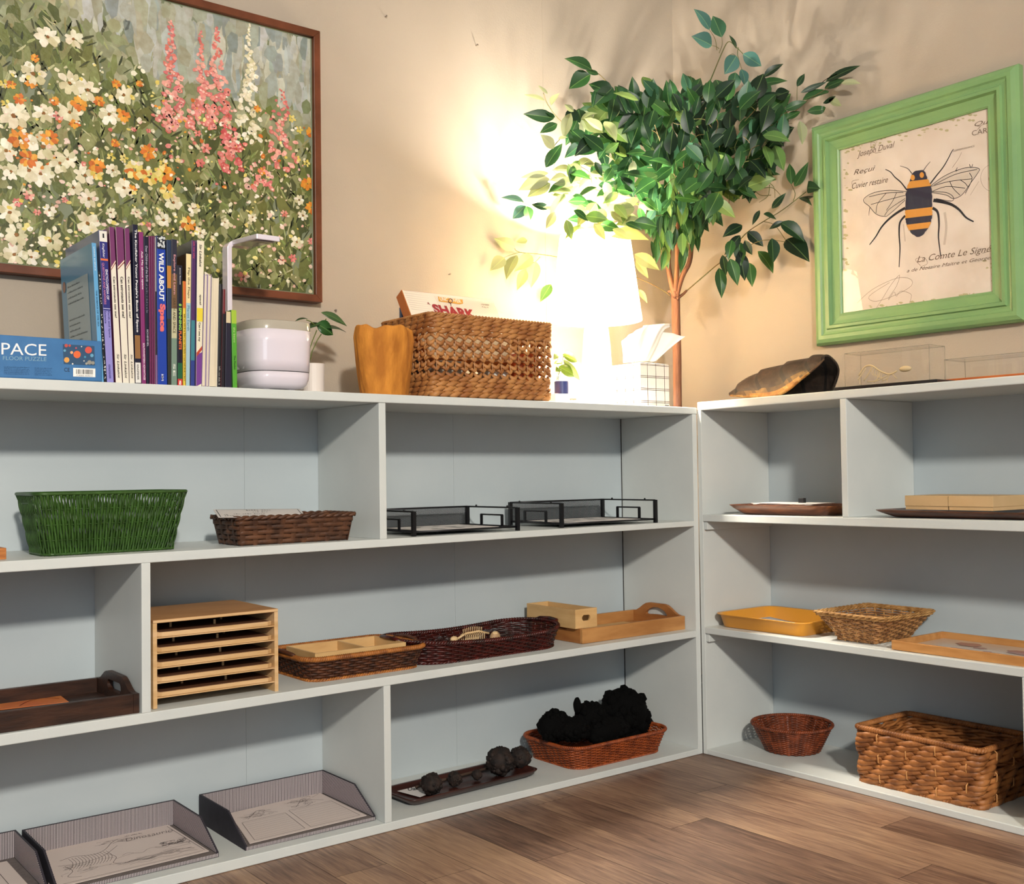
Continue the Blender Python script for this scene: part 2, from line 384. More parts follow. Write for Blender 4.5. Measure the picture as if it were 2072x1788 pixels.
def flower(u, v, r, pal, petals=7, eye='8C5A1E'):
    x, z = wp(u, v); R = r*.00118
    for k in range(petals):
        a = 2*pi*k/petals+rp.uniform(-.25, .25); d = R*rp.uniform(.48, .62)
        daub(x+d*cos(a), z+d*sin(a)*.9, R*rp.uniform(.36, .5), R*rp.uniform(.24, .36), rp.choice(pal), a, 7, _lay[0]+.0004+k*.00003)
    if eye: daub(x+rp.uniform(-.1, .1)*R, z, R*.16, R*.15, hx(eye), 0, 6, _lay[0]+.0008)
def dot(u, v, r, pal):
    x, z = wp(u, v); R = r*.00118; daub(x, z, R*rp.uniform(.8, 1.1), R*rp.uniform(.6, .9), rp.choice(pal), rp.uniform(-1, 1), 7, _lay[0]+.0004+rp.uniform(0, .0002))
    if r > 6: daub(x+R*.2, z-R*.15, R*.4, R*.35, mixc(rp.choice(pal), (1, 1, .95), .25), 0, 6, _lay[0]+.0007)
_lay[0] = .0008
for i in range(900):
    u, v = rp.uniform(0, 640), rp.uniform(130, 590); x, z = wp(u, v)
    if z > hor(x)-.02: continue
    pal = CR if u < 300 and rp.random() < .5 else rp.choice([CR, PP, YE, OR, PK, CR, PP] if v > 200 else [CR, YE])
    if v > 380: pal = rp.choice([CR, PP, CR, PP, YE])
    dot(u, v, rp.uniform(2.2, 6.5), pal)
def spire(u0, v0, v1, wd, pal, n):
    for i in range(n):
        t = (i+.5)/n; v = v0+(v1-v0)*t; w_ = wd*(.15+.85*min(1, t*1.5)); dot(u0+rp.uniform(-w_, w_)+(4 if t > .5 else 0), v, 3+5.5*min(1, t*1.6)*rp.uniform(.6, 1.1), pal)
spire(345, 42, 265, 20, PK, 95); spire(405, 62, 230, 13, PK, 50); spire(438, 55, 260, 19, PK, 90); spire(463, 215, 345, 24, RD+PK, 75)
spire(503, 48, 205, 12, CR, 46); spire(500, 150, 290, 24, CR, 60); spire(340, 215, 250, 24, PK, 20); spire(400, 200, 260, 32, PK, 40); spire(568, 180, 345, 30, PK, 60); spire(520, 325, 385, 30, PK+PP, 30)
for u, v, r in ((95, 75, 24), (150, 80, 20), (68, 150, 28), (140, 168, 26), (175, 182, 26), (252, 193, 22), (30, 235, 30), (90, 230, 22), (142, 228, 24), (222, 232, 24), (84, 296, 30), (10, 305, 24), (60, 345, 26), (82, 352, 26), (120, 330, 22), (22, 347, 18), (170, 355, 22), (135, 322, 22), (18, 430, 24), (178, 452, 26), (32, 475, 24), (102, 488, 24), (30, 515, 26), (62, 520, 18), (250, 380, 22), (350, 410, 20), (150, 380, 18), (180, 402, 20), (225, 430, 12), (275, 430, 12), (390, 422, 14), (405, 472, 14), (600, 490, 16), (612, 436, 14), (100, 426, 14), (330, 445, 18), (455, 450, 12), (510, 440, 12), (228, 345, 16), (605, 405, 13)):
    flower(u, v, r, CR)
for u, v, r in ((40, 282, 22), (100, 280, 18), (62, 168, 12), (22, 172, 10), (38, 200, 12), (160, 210, 18), (250, 235, 14), (58, 322, 20), (195, 335, 18), (300, 308, 18), (272, 345, 22), (302, 358, 20), (332, 352, 22), (338, 388, 18), (268, 385, 12), (380, 452, 18), (622, 372, 18), (630, 420, 16), (282, 170, 8), (232, 290, 10), (630, 270, 14), (530, 347, 10), (150, 250, 12), (70, 118, 9), (195, 352, 14), (520, 220, 9), (235, 170, 10), (200, 205, 12), (110, 205, 10)):
    flower(u, v, r, OR if v < 340 or u > 600 else YE+OR, 9, None)
for u, v in ((225, 318), (250, 320), (600, 322), (590, 240), (330, 330), (605, 262), (620, 330), (12, 210), (8, 170)): flower(u, v, 10, YE, 5, None)
for u, v, r in ((415, 300, 13), (465, 300, 18), (405, 330, 11), (400, 270, 9), (570, 527, 12), (592, 522, 10), (492, 560, 14), (118, 235, 12), (300, 455, 7), (58, 395, 12), (130, 405, 7), (75, 430, 8), (535, 370, 10), (35, 410, 10), (575, 432, 9), (628, 488, 9), (488, 490, 9), (300, 265, 6), (270, 262, 6)): flower(u, v, r, PK if v < 500 else PK+PP, 6, 'A04A44')
br.build('brushwork', m_oil, pt, True)
# ---------------------------------------------------------------- bee picture
bx = .2745
def bw(u, v, x=bx): p = at(u, v, 'x', x); return p
cs = [bw(1648, 262), bw(1652, 697), bw(2062, 125)]
BY1, BY0, BZ0, BZ1 = -.2085, -.826, 1.170, 1.812
bee = thing('framed_picture', 'square bumblebee picture in a wide moulded green frame', 'picture', (.29, (BY0+BY1)/2, BZ0))
prof = [(0, 0), (0, .020), (.006, .029), (.016, .033), (.026, .033), (.030, .0285), (.036, .0265), (.042, .0265), (.045, .0325), (.053, .0325), (.057, .022), (.066, .0195), (.078, .0175), (.083, .0185), (.0865, .015), (.0868, .006)]
fb2 = MB(); rings = []
for d, h in prof:
    x = .3094-h; rings.append([(x, BY1-d, BZ0+d), (x, BY0+d, BZ0+d), (x, BY0+d, BZ1-d), (x, BY1-d, BZ1-d)])
fb2.loft(rings, True, False, False)
m_green = mat('green_frame_paint', '7C9F66', .42, var='6F9562', vs=5, bump=.1, bs=200)
fo = fb2.build('frame', m_green, bee, True)
PXX = .3000
m_print = mat('aged_print', 'D9CEC4', .55, var='CDBFB2', vs=9)
MB().box(PXX, .308, BY0+.084, BY1-.084, BZ0+.084, BZ1-.084).build('print', m_print, bee, True)
def bp(X, Y): return at(1620+X/2.885, 100+Y/2.885, 'x', PXX-.0004)
NR = (-1, 0, 0)
m_ink = mat('ink_black', '1B1A22', .6); m_inkb = mat('ink_brown', '6C5A4A', .6); m_navy = mat('bee_navy', '23243A', .6, var='3D3A4C', vs=90); m_amber = mat('bee_amber', 'C98A33', .6, var='A9661E', vs=120)
m_wing = mat('wing_wash', 'B9AC9F', .6); m_age = mat('aged_edge', 'A8A078', .7, var='BDB192', vs=40)
hw = [(706, 20), (720, 38), (745, 46), (762, 50), (780, 62), (800, 68), (830, 75), (870, 78), (900, 79), (935, 79), (955, 79), (975, 78), (1000, 75), (1020, 71), (1035, 64), (1050, 56), (1070, 40), (1085, 24), (1094, 8)]
def hwid(Y):
    for (a, wa), (b, wb) in zip(hw[:-1], hw[1:]):
        if a <= Y <= b: return wa+(wb-wa)*(Y-a)/(b-a)
    return 8
def band(mb, Ya, Yb, dx=0):
    n = 8; L = []; Rr = []
    rb = random.Random(int(Ya))
    for i in range(n+1):
        Y = Ya+(Yb-Ya)*i/n; w_ = hwid(Y)
        L.append((690-w_+rb.uniform(-3, 3), Y+.10*w_)); Rr.append((690+w_+rb.uniform(-3, 3), Y-.14*w_))
    for i in range(n): mb.poly([bp(*L[i])+Vector((dx, 0, 0)), bp(*Rr[i])+Vector((dx, 0, 0)), bp(*Rr[i+1])+Vector((dx, 0, 0)), bp(*L[i+1])+Vector((dx, 0, 0))])
dk = MB(); am = MB()
band(dk, 706, 768, -.0003); band(am, 764, 806, -.0004); band(dk, 804, 934, -.0003); band(am, 930, 978, -.0004); band(dk, 976, 1022, -.0003); band(am, 1016, 1050, -.0004); band(dk, 1048, 1094, -.0003)
for c in ((655, 748), (708, 733)): am.poly([bp(c[0]+13*cos(a*pi/5), c[1]+17*sin(a*pi/5))+Vector((-.0006, 0, 0)) for a in range(10)])
legs = MB()
for P, a, b in (([(620, 820), (585, 775), (550, 745), (525, 715), (495, 700)], 8, 4), ([(610, 925), (560, 955), (510, 995), (470, 1040), (440, 1090), (402, 1140)], 17, 6), ([(610, 970), (580, 1010), (575, 1080), (580, 1160), (575, 1270)], 14, 5),
                ([(752, 790), (790, 740), (830, 690), (860, 640), (880, 600), (892, 582)], 9, 4), ([(775, 880), (830, 890), (880, 905), (925, 935), (965, 980), (1010, 1005)], 20, 7), ([(770, 925), (800, 950), (808, 1020), (805, 1100), (820, 1220)], 16, 5),
                ([(650, 725), (625, 695), (580, 680)], 5, 2), ([(715, 710), (735, 680), (757, 655)], 5, 3), ([(405, 920), (400, 950), (398, 970)], 4, 2)):
    ribbon(legs, smoothline([bp(*q) for q in P]), a*.00047, NR, b*.00047)
for P in ([(622, 830), (520, 822), (430, 835), (375, 865), (370, 890), (400, 915), (440, 960), (490, 975), (520, 960), (610, 880)], [(615, 850), (500, 880), (410, 905)], [(610, 870), (520, 930), (490, 970)], [(400, 860), (500, 838), (600, 835)], [(500, 838), (450, 900), (440, 955)], [(560, 835), (540, 880), (500, 940)],
          [(755, 800), (820, 750), (900, 710), (980, 688), (1040, 695), (1035, 720), (985, 790), (940, 850), (890, 870), (850, 850), (765, 835)], [(760, 800), (870, 770), (1000, 755)], [(780, 790), (900, 730), (1030, 700)], [(765, 830), (850, 800), (960, 810)], [(870, 768), (890, 810), (930, 850)], [(930, 760), (960, 780), (975, 800)],
          [(770, 830), (850, 835), (890, 860), (880, 885), (790, 870)], [(985, 720), (1000, 760), (960, 840)], [(915, 690), (905, 710), (925, 700)], [(985, 670), (995, 690), (1005, 670)]):
    ribbon(legs, smoothline([bp(*q) for q in P]), .0016, NR)
wg = MB()
for P in ([(622, 830), (520, 822), (430, 835), (375, 865), (370, 890), (400, 915), (440, 960), (490, 975), (520, 960), (610, 880)], [(755, 800), (820, 750), (900, 710), (980, 688), (1040, 695), (1035, 720), (985, 790), (940, 850), (890, 870), (850, 850), (765, 835)]):
    wg.poly([bp(*q)+Vector((.0002, 0, 0)) for q in P])
wash = MB()
for P, w_ in (([(840, 950), (850, 1040), (838, 1140)], 14), ([(1000, 760), (960, 850)], 6), ([(1040, 770), (990, 850)], 5), ([(600, 1020), (610, 1120)], 8)): ribbon(wash, smoothline([bp(*q)+Vector((.0002, 0, 0)) for q in P]), w_*.00047, NR)
sc = MB()
def script(s, p, q, hgt, shear=.35, o=sc):
    a = bp(*p); b = bp(*q); yd = (bp(p[0], p[1]-hgt)-a); text(o, s, a+Vector((-.0002, 0, 0)), b-a, yd, shear)
script('Joseph Duval', (330, 640), (550, 580), 44); script('Reçui', (310, 740), (436, 712), 36); script('Cuvier restaire', (300, 815), (510, 775), 34)
script('CARTE P', (1000, 505), (1182, 465), 30, 0); script('Que a', (1015, 455), (1172, 420), 30); script('La Comte Le Signé de', (680, 1255), (1188, 1180), 48)
script('a de Notaire Maitre et Georges', (620, 1308), (1125, 1228), 26); script('15', (1132, 730), (1152, 726), 18, 0); script('13 74', (1098, 765), (1154, 756), 18, 0); script('12', (1118, 787), (1136, 784), 16, 0)
script('CORRESPONDANCE', (890, 598), (1015, 568), 10, 0)
for P in ([(435, 1520), (480, 1450), (530, 1370), (578, 1316), (560, 1380), (520, 1440), (515, 1460), (545, 1415), (560, 1440), (585, 1410), (640, 1425), (645, 1450), (628, 1500)], [(330, 1480), (420, 1400), (560, 1335), (640, 1340), (645, 1380), (560, 1430), (440, 1470), (400, 1440), (520, 1360)],
          [(700, 1262), (670, 1225), (720, 1215), (740, 1250), (700, 1270), (760, 1275)], [(420, 580), (440, 550), (410, 545), (425, 600), (470, 600)], [(1050, 450), (1030, 470), (1060, 440), (1100, 430)], [(305, 800), (300, 770), (340, 760)], [(1060, 1190), (1130, 1170), (1190, 1160)], [(940, 600), (920, 640), (885, 690)]):
    ribbon(sc, smoothline([bp(*q) for q in P]), .0009, NR)
ribbon(sc, [bp(1125+74*cos(a*pi/14), 750+80*sin(a*pi/14)) for a in range(-20, 7)], .0007, NR)
ag = MB(); ra = random.Random(5)
for i in range(150):
    e = ra.random()
    if e < .42: X = ra.uniform(250, 1020); Y = 575-(X-250)*.275+abs(ra.gauss(0, 26))
    elif e < .55: X = 250+abs(ra.gauss(0, 14)); Y = ra.uniform(590, 1300)
    elif e < .8: X = 1188-abs(ra.gauss(0, 45)); Y = ra.uniform(1230, 1400)
    else: X = ra.uniform(400, 1180); Y = 1520-(X-400)*.14-abs(ra.gauss(0, 10))
    X = min(max(X, 256), 1180); r_ = ra.uniform(3, 13)
    ag.poly([bp(X+r_*ra.uniform(.6, 1.6)*cos(a*pi/4), Y+r_*.6*ra.uniform(.6, 1.3)*sin(a*pi/4))+Vector((.0002+ra.uniform(0, .0001), 0, 0)) for a in range(8)])
def join(dst, src, col):
    o = len(dst.v); dst.v += src.v
    for f in src.f: dst.f.append(tuple(i+o for i in f)); dst.c.append(col)
pr_ = MB()
for mb_, c_ in ((ag, 'ABA27C'), (wg, 'C3B7AA'), (wash, 'BDB0A4'), (dk, '23243A'), (am, 'C78A36'), (legs, '1D1C24'), (sc, '6C5A4A')): join(pr_, mb_, c_)
pr_.build('print_ink', mat('print_inks', (1, 1, 1), .6, attr='Col'), bee, True)
def pane_mat(name, tint=(1, 1, 1), r=.02, base=.04):
    if name in _M: return _M[name]
    m = bpy.data.materials.new(name); _M[name] = m; m.use_nodes = True; n = m.node_tree.nodes; L = m.node_tree.links
    for x in list(n): n.remove(x)
    o = n.new('ShaderNodeOutputMaterial'); t = n.new('ShaderNodeBsdfTransparent'); t.inputs[0].default_value = tint+(1,)
    g = n.new('ShaderNodeBsdfGlossy'); g.inputs['Roughness'].default_value = r; f = n.new('ShaderNodeFresnel'); f.inputs[0].default_value = 1.5; mx = n.new('ShaderNodeMixShader')
    q = n.new('ShaderNodeNewGeometry'); iv = n.new('ShaderNodeMath'); iv.operation = 'SUBTRACT'; iv.inputs[0].default_value = 1; L.new(q.outputs['Backfacing'], iv.inputs[1]); ml = n.new('ShaderNodeMath'); ml.operation = 'MULTIPLY'; L.new(iv.outputs[0], ml.inputs[0]); L.new(f.outputs[0], ml.inputs[1]); L.new(ml.outputs[0], mx.inputs[0]); L.new(t.outputs[0], mx.inputs[1]); L.new(g.outputs[0], mx.inputs[2]); L.new(mx.outputs[0], o.inputs[0]); return m
m_pane = pane_mat('picture_glass')
MB().box(PXX-.0035, PXX-.0015, BY0+.0845, BY1-.0845, BZ0+.0845, BZ1-.0845).build('glass_pane', m_pane, bee, True)
# nails left in the wall
m_nail = mat('nail_steel', '8A8178', .4, .8)
for u, v, lab in ((779, 34, 'small nail sticking out of the wall near the upper right of the flower painting'), (963, 92, 'small pale nail in the wall, highest right beside the tree'), (908, 555, 'small nail in the wall above the large woven basket'), (677, 628, 'small nail in the wall below the right corner of the flower painting')):
    p = at(u, v, 'y', .36); o = MB().tube([(p.x, .361, p.z), (p.x, .352, p.z)], .0012, 8).tube([(p.x, .352, p.z), (p.x, .3512, p.z)], .0026, 10).build('nail', m_nail)
    tag(o, lab, 'nail', 'nails left in the back wall'); recenter(o, (p.x, .36, p.z))
# ---------------------------------------------------------------- books and the puzzle box on the left unit
m_page = mat('page_block', 'D8CDB6', .8, var='C9BCA2', vs=260, stretch=(1, .02, .02))
m_blk = mat('print_black', '151417', .5); m_wht = mat('print_white', 'E9E6E0', .5)
def gloss(c, r=.28, var=None): return mat('cover_'+c+(var or ''), c, r, coat=.25, **(dict(var=var, vs=55) if var else {}))
BK0 = (180, 440, 4.967)
def bpx(X, Y): return BK0[0]+X/BK0[2], BK0[1]+Y/BK0[2]
YF = .012
def sp(X, Y, y=YF): u, v = bpx(X, Y); return at(u, v, 'y', y)
def book(xt0, xt1, yt, xb0, xb1, depth_, spine, label, cover=None, stripes=(), texts=(), pages=False, yb=1650, rnd=0, dots=False, name='book'):
    """xt/xb: left and right edges of the spine at its top and foot (in the crop of the photograph)"""
    a, b = sp(xt0, yt), sp(xt1, yt); c, d = sp(xb0, yb), sp(xb1, yb)
    zb = zt((c.x+d.x)/2)+.0002
    if abs(b.x-a.x) < .003: b = a+Vector((.003, 0, 0))
    top = (a.z+b.z)/2; xa, xb_, xc, xd = a.x+.0003, b.x-.0003, c.x+.0003, d.x-.0003
    # slab geometry: corners of the spine, then straight back
    t = thing(name, label, 'book', ((xc+xd)/2, YF, zb), 0, 'books standing on the left shelving unit')
    cv = gloss(cover or spine); th = .0011 if (xb_-xa) > .006 else .0006
    def L(x0t, x1t, x0b, x1b, y0, y1, z0_, z1_):
        return MB().hexa([(x0b, y0, z0_), (x1b, y0, z0_), (x1b, y1, z0_), (x0b, y1, z0_), (x0t, y0, z1_), (x1t, y0, z1_), (x1t, y1, z1_), (x0t, y1, z1_)])
    inset = .003
    L(xa+th, xb_-th, xc+th, xd-th, YF+.0012, YF+depth_-inset, zb+inset*.6, top-inset*.6).build('pages', m_page, t, True)
    L(xa, xa+th, xc, xc+th, YF, YF+depth_, zb, top).build('back_cover', cv, t, True)
    L(xb_-th, xb_, xd-th, xd, YF, YF+depth_, zb, top).build('front_cover', cv, t, True)
    if not pages: L(xa, xb_, xc, xd, YF-.0006, YF+.001, zb, top).build('spine', gloss(spine), t, True, bevel=.0005)
    H = top-zb
    def P(s, q, off=.0009):      # s across 0..1, q up 0..1
        l = Vector((xc+(xa-xc)*q, YF-off, zb+H*q)); r = Vector((xd+(xb_-xd)*q, YF-off, zb+H*q)); return l+(r-l)*s
    for i_, (q0, q1, col, *ang) in enumerate(stripes):
        e = ang[0] if ang else 0; of = .0009+.00007*i_
        MB().poly([P(.02, max(0, q0), of), P(.98, max(0, q0+e), of), P(.98, min(1, q1+e), of), P(.02, min(1, q1), of)]).build('spine_band', gloss(col), t, True)
    tof = .0014
    for k, (s_, q0, q1, s0, s1, col, *rest) in enumerate(texts):   # reads from q1 down to q0, between s0 and s1 across
        mb = MB(); o = P(s0, q1, tof); (greek(mb, o, P(s0, q0, tof)-o, P(s1, q1, tof)-o, k) if s_ == '~' else text(mb, s_, o, P(s0, q0, tof)-o, P(s1, q1, tof)-o, rest[0] if rest else 0, rest[1] if len(rest) > 1 else .012)); mb.build('spine_lettering', gloss(col), t, True)
    return t, P, (xa, xc, zb, top)
def qy(Y, yt, yb=1650): return (yb-Y)/(yb-yt)
# a: pale blue science book, its back cover towards us
t, P, (xa, xc, zb, tp) = book(25, 72, 255, 105, 150, .215, '5E9CC8', 'tall thin sky-blue science book at the left end of the row, back cover showing', cover='4D86A6',
    texts=(('LIVING SCIENCE', .80, .97, .3, .6, 'D6E6EE'), ('THE SCIENCE OF THE SEA', .40, .66, .3, .62, '24445E'), ('SCIENCE', .18, .26, .3, .6, '24445E')))
def PL(y, q): return Vector((xc+(xa-xc)*q-.0006, y, zb+(tp-zb)*q))
MB().poly([PL(.045, .22), PL(.19, .22), PL(.19, .80), PL(.045, .80)]).build('cover_panel', gloss('8FA3A8'), t, True)
tx = MB(); rt = random.Random(3)
for k in range(13):
    q = .76-.042*k
    if k in (4, 5, 11): continue
    o = PL(.182, q)+Vector((-.0003, 0, 0)); ln = rt.uniform(.07, .125)
    greek(tx, o, Vector((0, -ln, 0)), Vector((0, 0, .0042)), k)
tx.build('cover_lettering', gloss('2E3B44'), t, True)
MB().poly([PL(.205+.011*cos(a*pi/8), .78+.042*sin(a*pi/8))+Vector((-.0003, 0, 0)) for a in range(16)]).build('cover_medallion', gloss('7A4A3A'), t, True)
# b: black dotted
t, P, _ = book(92, 116, 540, 153, 177, .18, '14141C', 'thin black book with white specks between the sky-blue and lilac books')
dm = MB(); rd_ = random.Random(9)
for k in range(46):
    c = P(rd_.uniform(.15, .9), rd_.uniform(.03, .97)); dm.poly([c+Vector((.0008*cos(a), 0, .0012*sin(a))) for a in (0, 1.05, 2.1, 3.14, 4.2, 5.2)])
dm.build('spine_specks', gloss('D8D6D0'), t, True)
# c: encyclopedia
book(97, 180, 130, 180, 250, .225, '8C86C6', 'navy and lilac encyclopedia with a number 1 label on its spine', cover='4A5A80',
    stripes=((qy(930, 130), 1.0, '2A2A72'), (qy(243, 130), qy(135, 130), 'DAD8CE'), (qy(432, 130), qy(412, 130), 'D2683A'), (qy(915, 130), qy(908, 130), 'B9B6DA')),
    texts=(('1', qy(162, 130), qy(205, 130), .42, .62, '111118', 0, .03), ('Kingfisher', qy(405, 130), qy(260, 130), .25, .6, 'D9D7E4', .2), ('ENCYCLOPEDIA OF', qy(820, 130), qy(520, 130), .56, .86, 'E8E4EC'), ('QUESTIONS AND ANSWERS', qy(870, 130), qy(455, 130), .12, .44, 'C77A9A'),
           ('Earth and Space', qy(1200, 130), qy(935, 130), .55, .85, '2E2B6E'), ('Science', qy(1060, 130), qy(935, 130), .1, .4, '2E2B6E'), ('KINGFISHER', qy(1610, 130), qy(1470, 130), .3, .6, '4A4690')))
t.rotation_euler = (0, 0, 0)
# d, e, f: three copies of the astronaut book
for k, (a0, a1, y, b0, b1) in enumerate(((200, 250, 95, 268, 335), (265, 343, 97, 340, 405), (355, 405, 110, 408, 462))):
    lab = ('cream and plum astronaut book, leftmost of the three with the same spine', 'cream and plum astronaut book, middle one of the three with the same spine', 'cream and plum astronaut book, rightmost of the three beside the tall navy book')[k]
    Y0 = (505, 500, 500)[k]
    book(a0, a1, y, b0, b1, .20, 'DDD6C6', lab, cover='6B2F58', stripes=((qy(Y0, y), 1.0, '6E3260', .03), (qy(Y0+25, y), qy(Y0-8, y), '8A3A2E', .05), (qy(Y0+12, y), qy(Y0-2, y), 'E7DACB', .05)),
        texts=(('Can astronauts see me?', qy(1000, y), qy(590, y), .32, .72, '1F1518', 0, .02), ('Sir Linkalot', qy(1600, y), qy(1360, y), .35, .7, '2A2224', .2)))
# g
t, P, _ = book(435, 490, 70, 465, 525, .21, '15152C', 'tallest navy book about space for young people with white spine title', cover='1A1B3A',
    stripes=((qy(1640, 70), qy(1440, 70), 'DAD8D2'), (qy(1400, 70), qy(1170, 70), '8A6238')), texts=(("The Kingfisher Young People's Book of Space", qy(1140, 70), qy(120, 70), .25, .78, 'E6E4E8', 0, .02), ('KINGFISHER', qy(1610, 70), qy(1460, 70), .3, .62, '222222')))
book(500, 545, 145, 532, 575, .20, '7E2C66', 'plum book with a white and pink spine title, right of the tall navy book', texts=(('Ask Me about space', qy(715, 145), qy(335, 145), .3, .8, 'EADFE6', 0, .02), ('SOUTHWESTERN ADVANTAGE', qy(1610, 145), qy(1245, 145), .35, .8, 'E4D4DE', 0, .02)))
book(548, 595, 190, 580, 606, .19, '12142A', 'thin near-black book lettered in pale grey, between plum books', texts=(('Dear Children of the Earth', qy(640, 190), qy(285, 190), .3, .8, 'A9A6B8'), ('~', qy(950, 190), qy(655, 190), .3, .75, '8D8AA0'), ('SCHIMMEL', qy(1280, 190), qy(1110, 190), .3, .8, 'B5B2C0')))
for k, (a, b, c, d, lab) in enumerate(((598, 620, 610, 628, 'thin plum paperback, leftmost of three slim ones'), (623, 642, 631, 648, 'thin plum paperback, middle of three slim ones'), (645, 660, 650, 666, 'thin plum paperback, rightmost of three slim ones'))):
    book(a, b, 185, c, d, .19, '6A2450', lab+' left of the royal blue book')
book(660, 674, 195, 668, 688, .19, '8F8F90', 'very thin grey paperback touching the royal blue book', stripes=((0, .2, '7C5A86'), (.2, .63, '2A1A26')))
t, P, _ = book(677, 768, 185, 690, 786, .215, '1C3C9A', 'royal blue wildlife and space book with white and coral spine title', cover='1A337E', stripes=((qy(315, 185), 1, '1A1F2A'),),
    texts=(('WILD ABOUT', qy(825, 185), qy(350, 185), .22, .78, 'ECEBE8', 0, .03), ('Space', qy(1130, 185), qy(855, 185), .12, .9, 'DD6A66', 0, .06), ('M', qy(1610, 185), qy(1560, 185), .38, .6, 'C9CBE0'), ('K', qy(1590, 185), qy(1545, 185), .38, .6, 'C9CBE0')))
cm = MB()
for k in range(26):
    c = P(rd_.uniform(.12, .9), rd_.uniform(.925, .99), .0014); r_ = rd_.uniform(.0008, .0026); cm.poly([c+Vector((r_*cos(a)*rd_.uniform(.6, 1.2), -.00001*k, 1.3*r_*sin(a))) for a in (0, .9, 1.8, 2.7, 3.6, 4.5, 5.4)])
cm.build('spine_picture', gloss('C8CCCC'), t, True)
book(778, 826, 225, 792, 826, .20, '23334E', 'dark blue book with an orange patch, right of the royal blue book', stripes=((qy(1660, 225), qy(1000, 225), '2A2B22'), (qy(700, 225), qy(480, 225), 'B5792E')))
book(828, 885, 220, 824, 884, .205, '2B2A38', 'dark to green earth and space book with cream band on spine', cover='1E2030', stripes=((qy(1160, 220), qy(560, 220), '6E5238'), (qy(1200, 220), qy(900, 220), 'B9B491'), (0, qy(1190, 220), '6F8576')),
    texts=(('Explore and Learn', qy(760, 220), qy(370, 220), .25, .75, 'D79AA0', 0, .01), ('EARTH AND SPACE', qy(1140, 220), qy(800, 220), .25, .75, '4A3B2A', 0, .01), ('SE', qy(1560, 220), qy(1440, 220), .3, .7, 'D8DAD0')))
book(888, 938, 480, 888, 940, .18, '171526', 'black planets book with green and orange lettering', stripes=((qy(1660, 480), qy(1585, 480), 'C03028'), (qy(1585, 480), qy(1430, 480), '1F5A38')),
    texts=(('James Bennett', qy(670, 480), qy(505, 480), .35, .65, 'D6D4D8'), ('8 SPINNING', qy(1110, 480), qy(855, 480), .25, .8, '8FCB5A', 0, .03), ('PLANETS', qy(1300, 480), qy(1120, 480), .25, .8, 'E0703A', 0, .03), ('s', qy(1645, 480), qy(1600, 480), .3, .7, 'F0E8E0')))
book(942, 973, 640, 945, 970, .17, 'D8B83A', 'slim yellow book between the black planets book and the flap book', texts=(('~', qy(1600, 640), qy(960, 640), .3, .8, '3A2E14'),), stripes=((qy(900, 640), 1, 'C7632C'),))
book(975, 1028, 365, 972, 1012, .175, 'E0CE9C', 'cream and pale blue flap book about the planet', cover='4A3424', stripes=((0, qy(845, 365), '9CBCC6'),), texts=(('Flip the Flaps', qy(800, 365), qy(500, 365), .25, .75, '4A4438', 0, .01), ('Planet Earth', qy(1115, 365), qy(870, 365), .25, .75, '4E7E96', 0, .01)))
book(1031, 1072, 230, 1018, 1060, .205, '4A2A5A', 'dark purple book with teal foot, behind the flap book', cover='1B1730', stripes=((qy(1400, 230), qy(1010, 230), '3A7A86'), (0, qy(1400, 230), '2A3A80')), texts=(('ask me why', qy(410, 230), qy(240, 230), .3, .75, 'C8506A', 0, .02),))
book(1086, 1160, 232, 1074, 1130, .20, 'DDD6BE', 'cream space book with yellow patch and purple foot, turned the other way up', cover='6B5A8A', stripes=((0, qy(1345, 232), '6E3A8A', .02), (qy(1365, 232), qy(1325, 232), 'B0442E', .05), (qy(1020, 232), qy(890, 232), 'DCC83C')),
    texts=(('Sir Linkalot', qy(490, 232), qy(270, 232), .3, .65, '2A2620', .2), ('space?', qy(860, 232), qy(760, 232), .35, .7, '1F1A18', 0, .02), ('Can I see my', qy(1215, 232), qy(1030, 232), .25, .65, '1F1A18', 0, .02)))
book(1162, 1190, 570, 1133, 1170, .17, 'B9A9C4', 'thin lilac paperback beside the cream space book', pages=True)
book(1193, 1232, 572, 1173, 1203, .17, 'A897B8', 'thin lilac-edged white paperback, second from the cream space book', pages=True)
book(1236, 1308, 600, 1206, 1288, .175, 'D9D2C0', 'cream hardback without a jacket showing its page edges', pages=True)
book(1314, 1345, 668, 1290, 1322, .16, '17171D', 'thin black book with faint white lettering at its foot', texts=(('~', qy(1640, 668), qy(1450, 668), .25, .8, 'B8B6B0', .2),))
book(1348, 1372, 720, 1324, 1362, .15, '6A2028', 'slim dark red and black book near the green book', stripes=((0, .75, '1A1620'),))
book(1376, 1424, 945, 1368, 1436, .16, '1C1B30', 'short dark blue book with a cream top touching the green book', stripes=((qy(1050, 945), 1, 'CDBE9C'),))
book(1427, 1482, 930, 1444, 1490, .16, '4F9A2E', 'bright green book at the right end of the row', cover='3E7A28', stripes=((qy(1055, 930), 1, '9AB83A'),), texts=(('the beans', qy(1230, 930), qy(1090, 930), .3, .7, 'A9CC7A'), ('The Pocket', qy(1480, 930), qy(1350, 930), .3, .7, '1F4A18')))
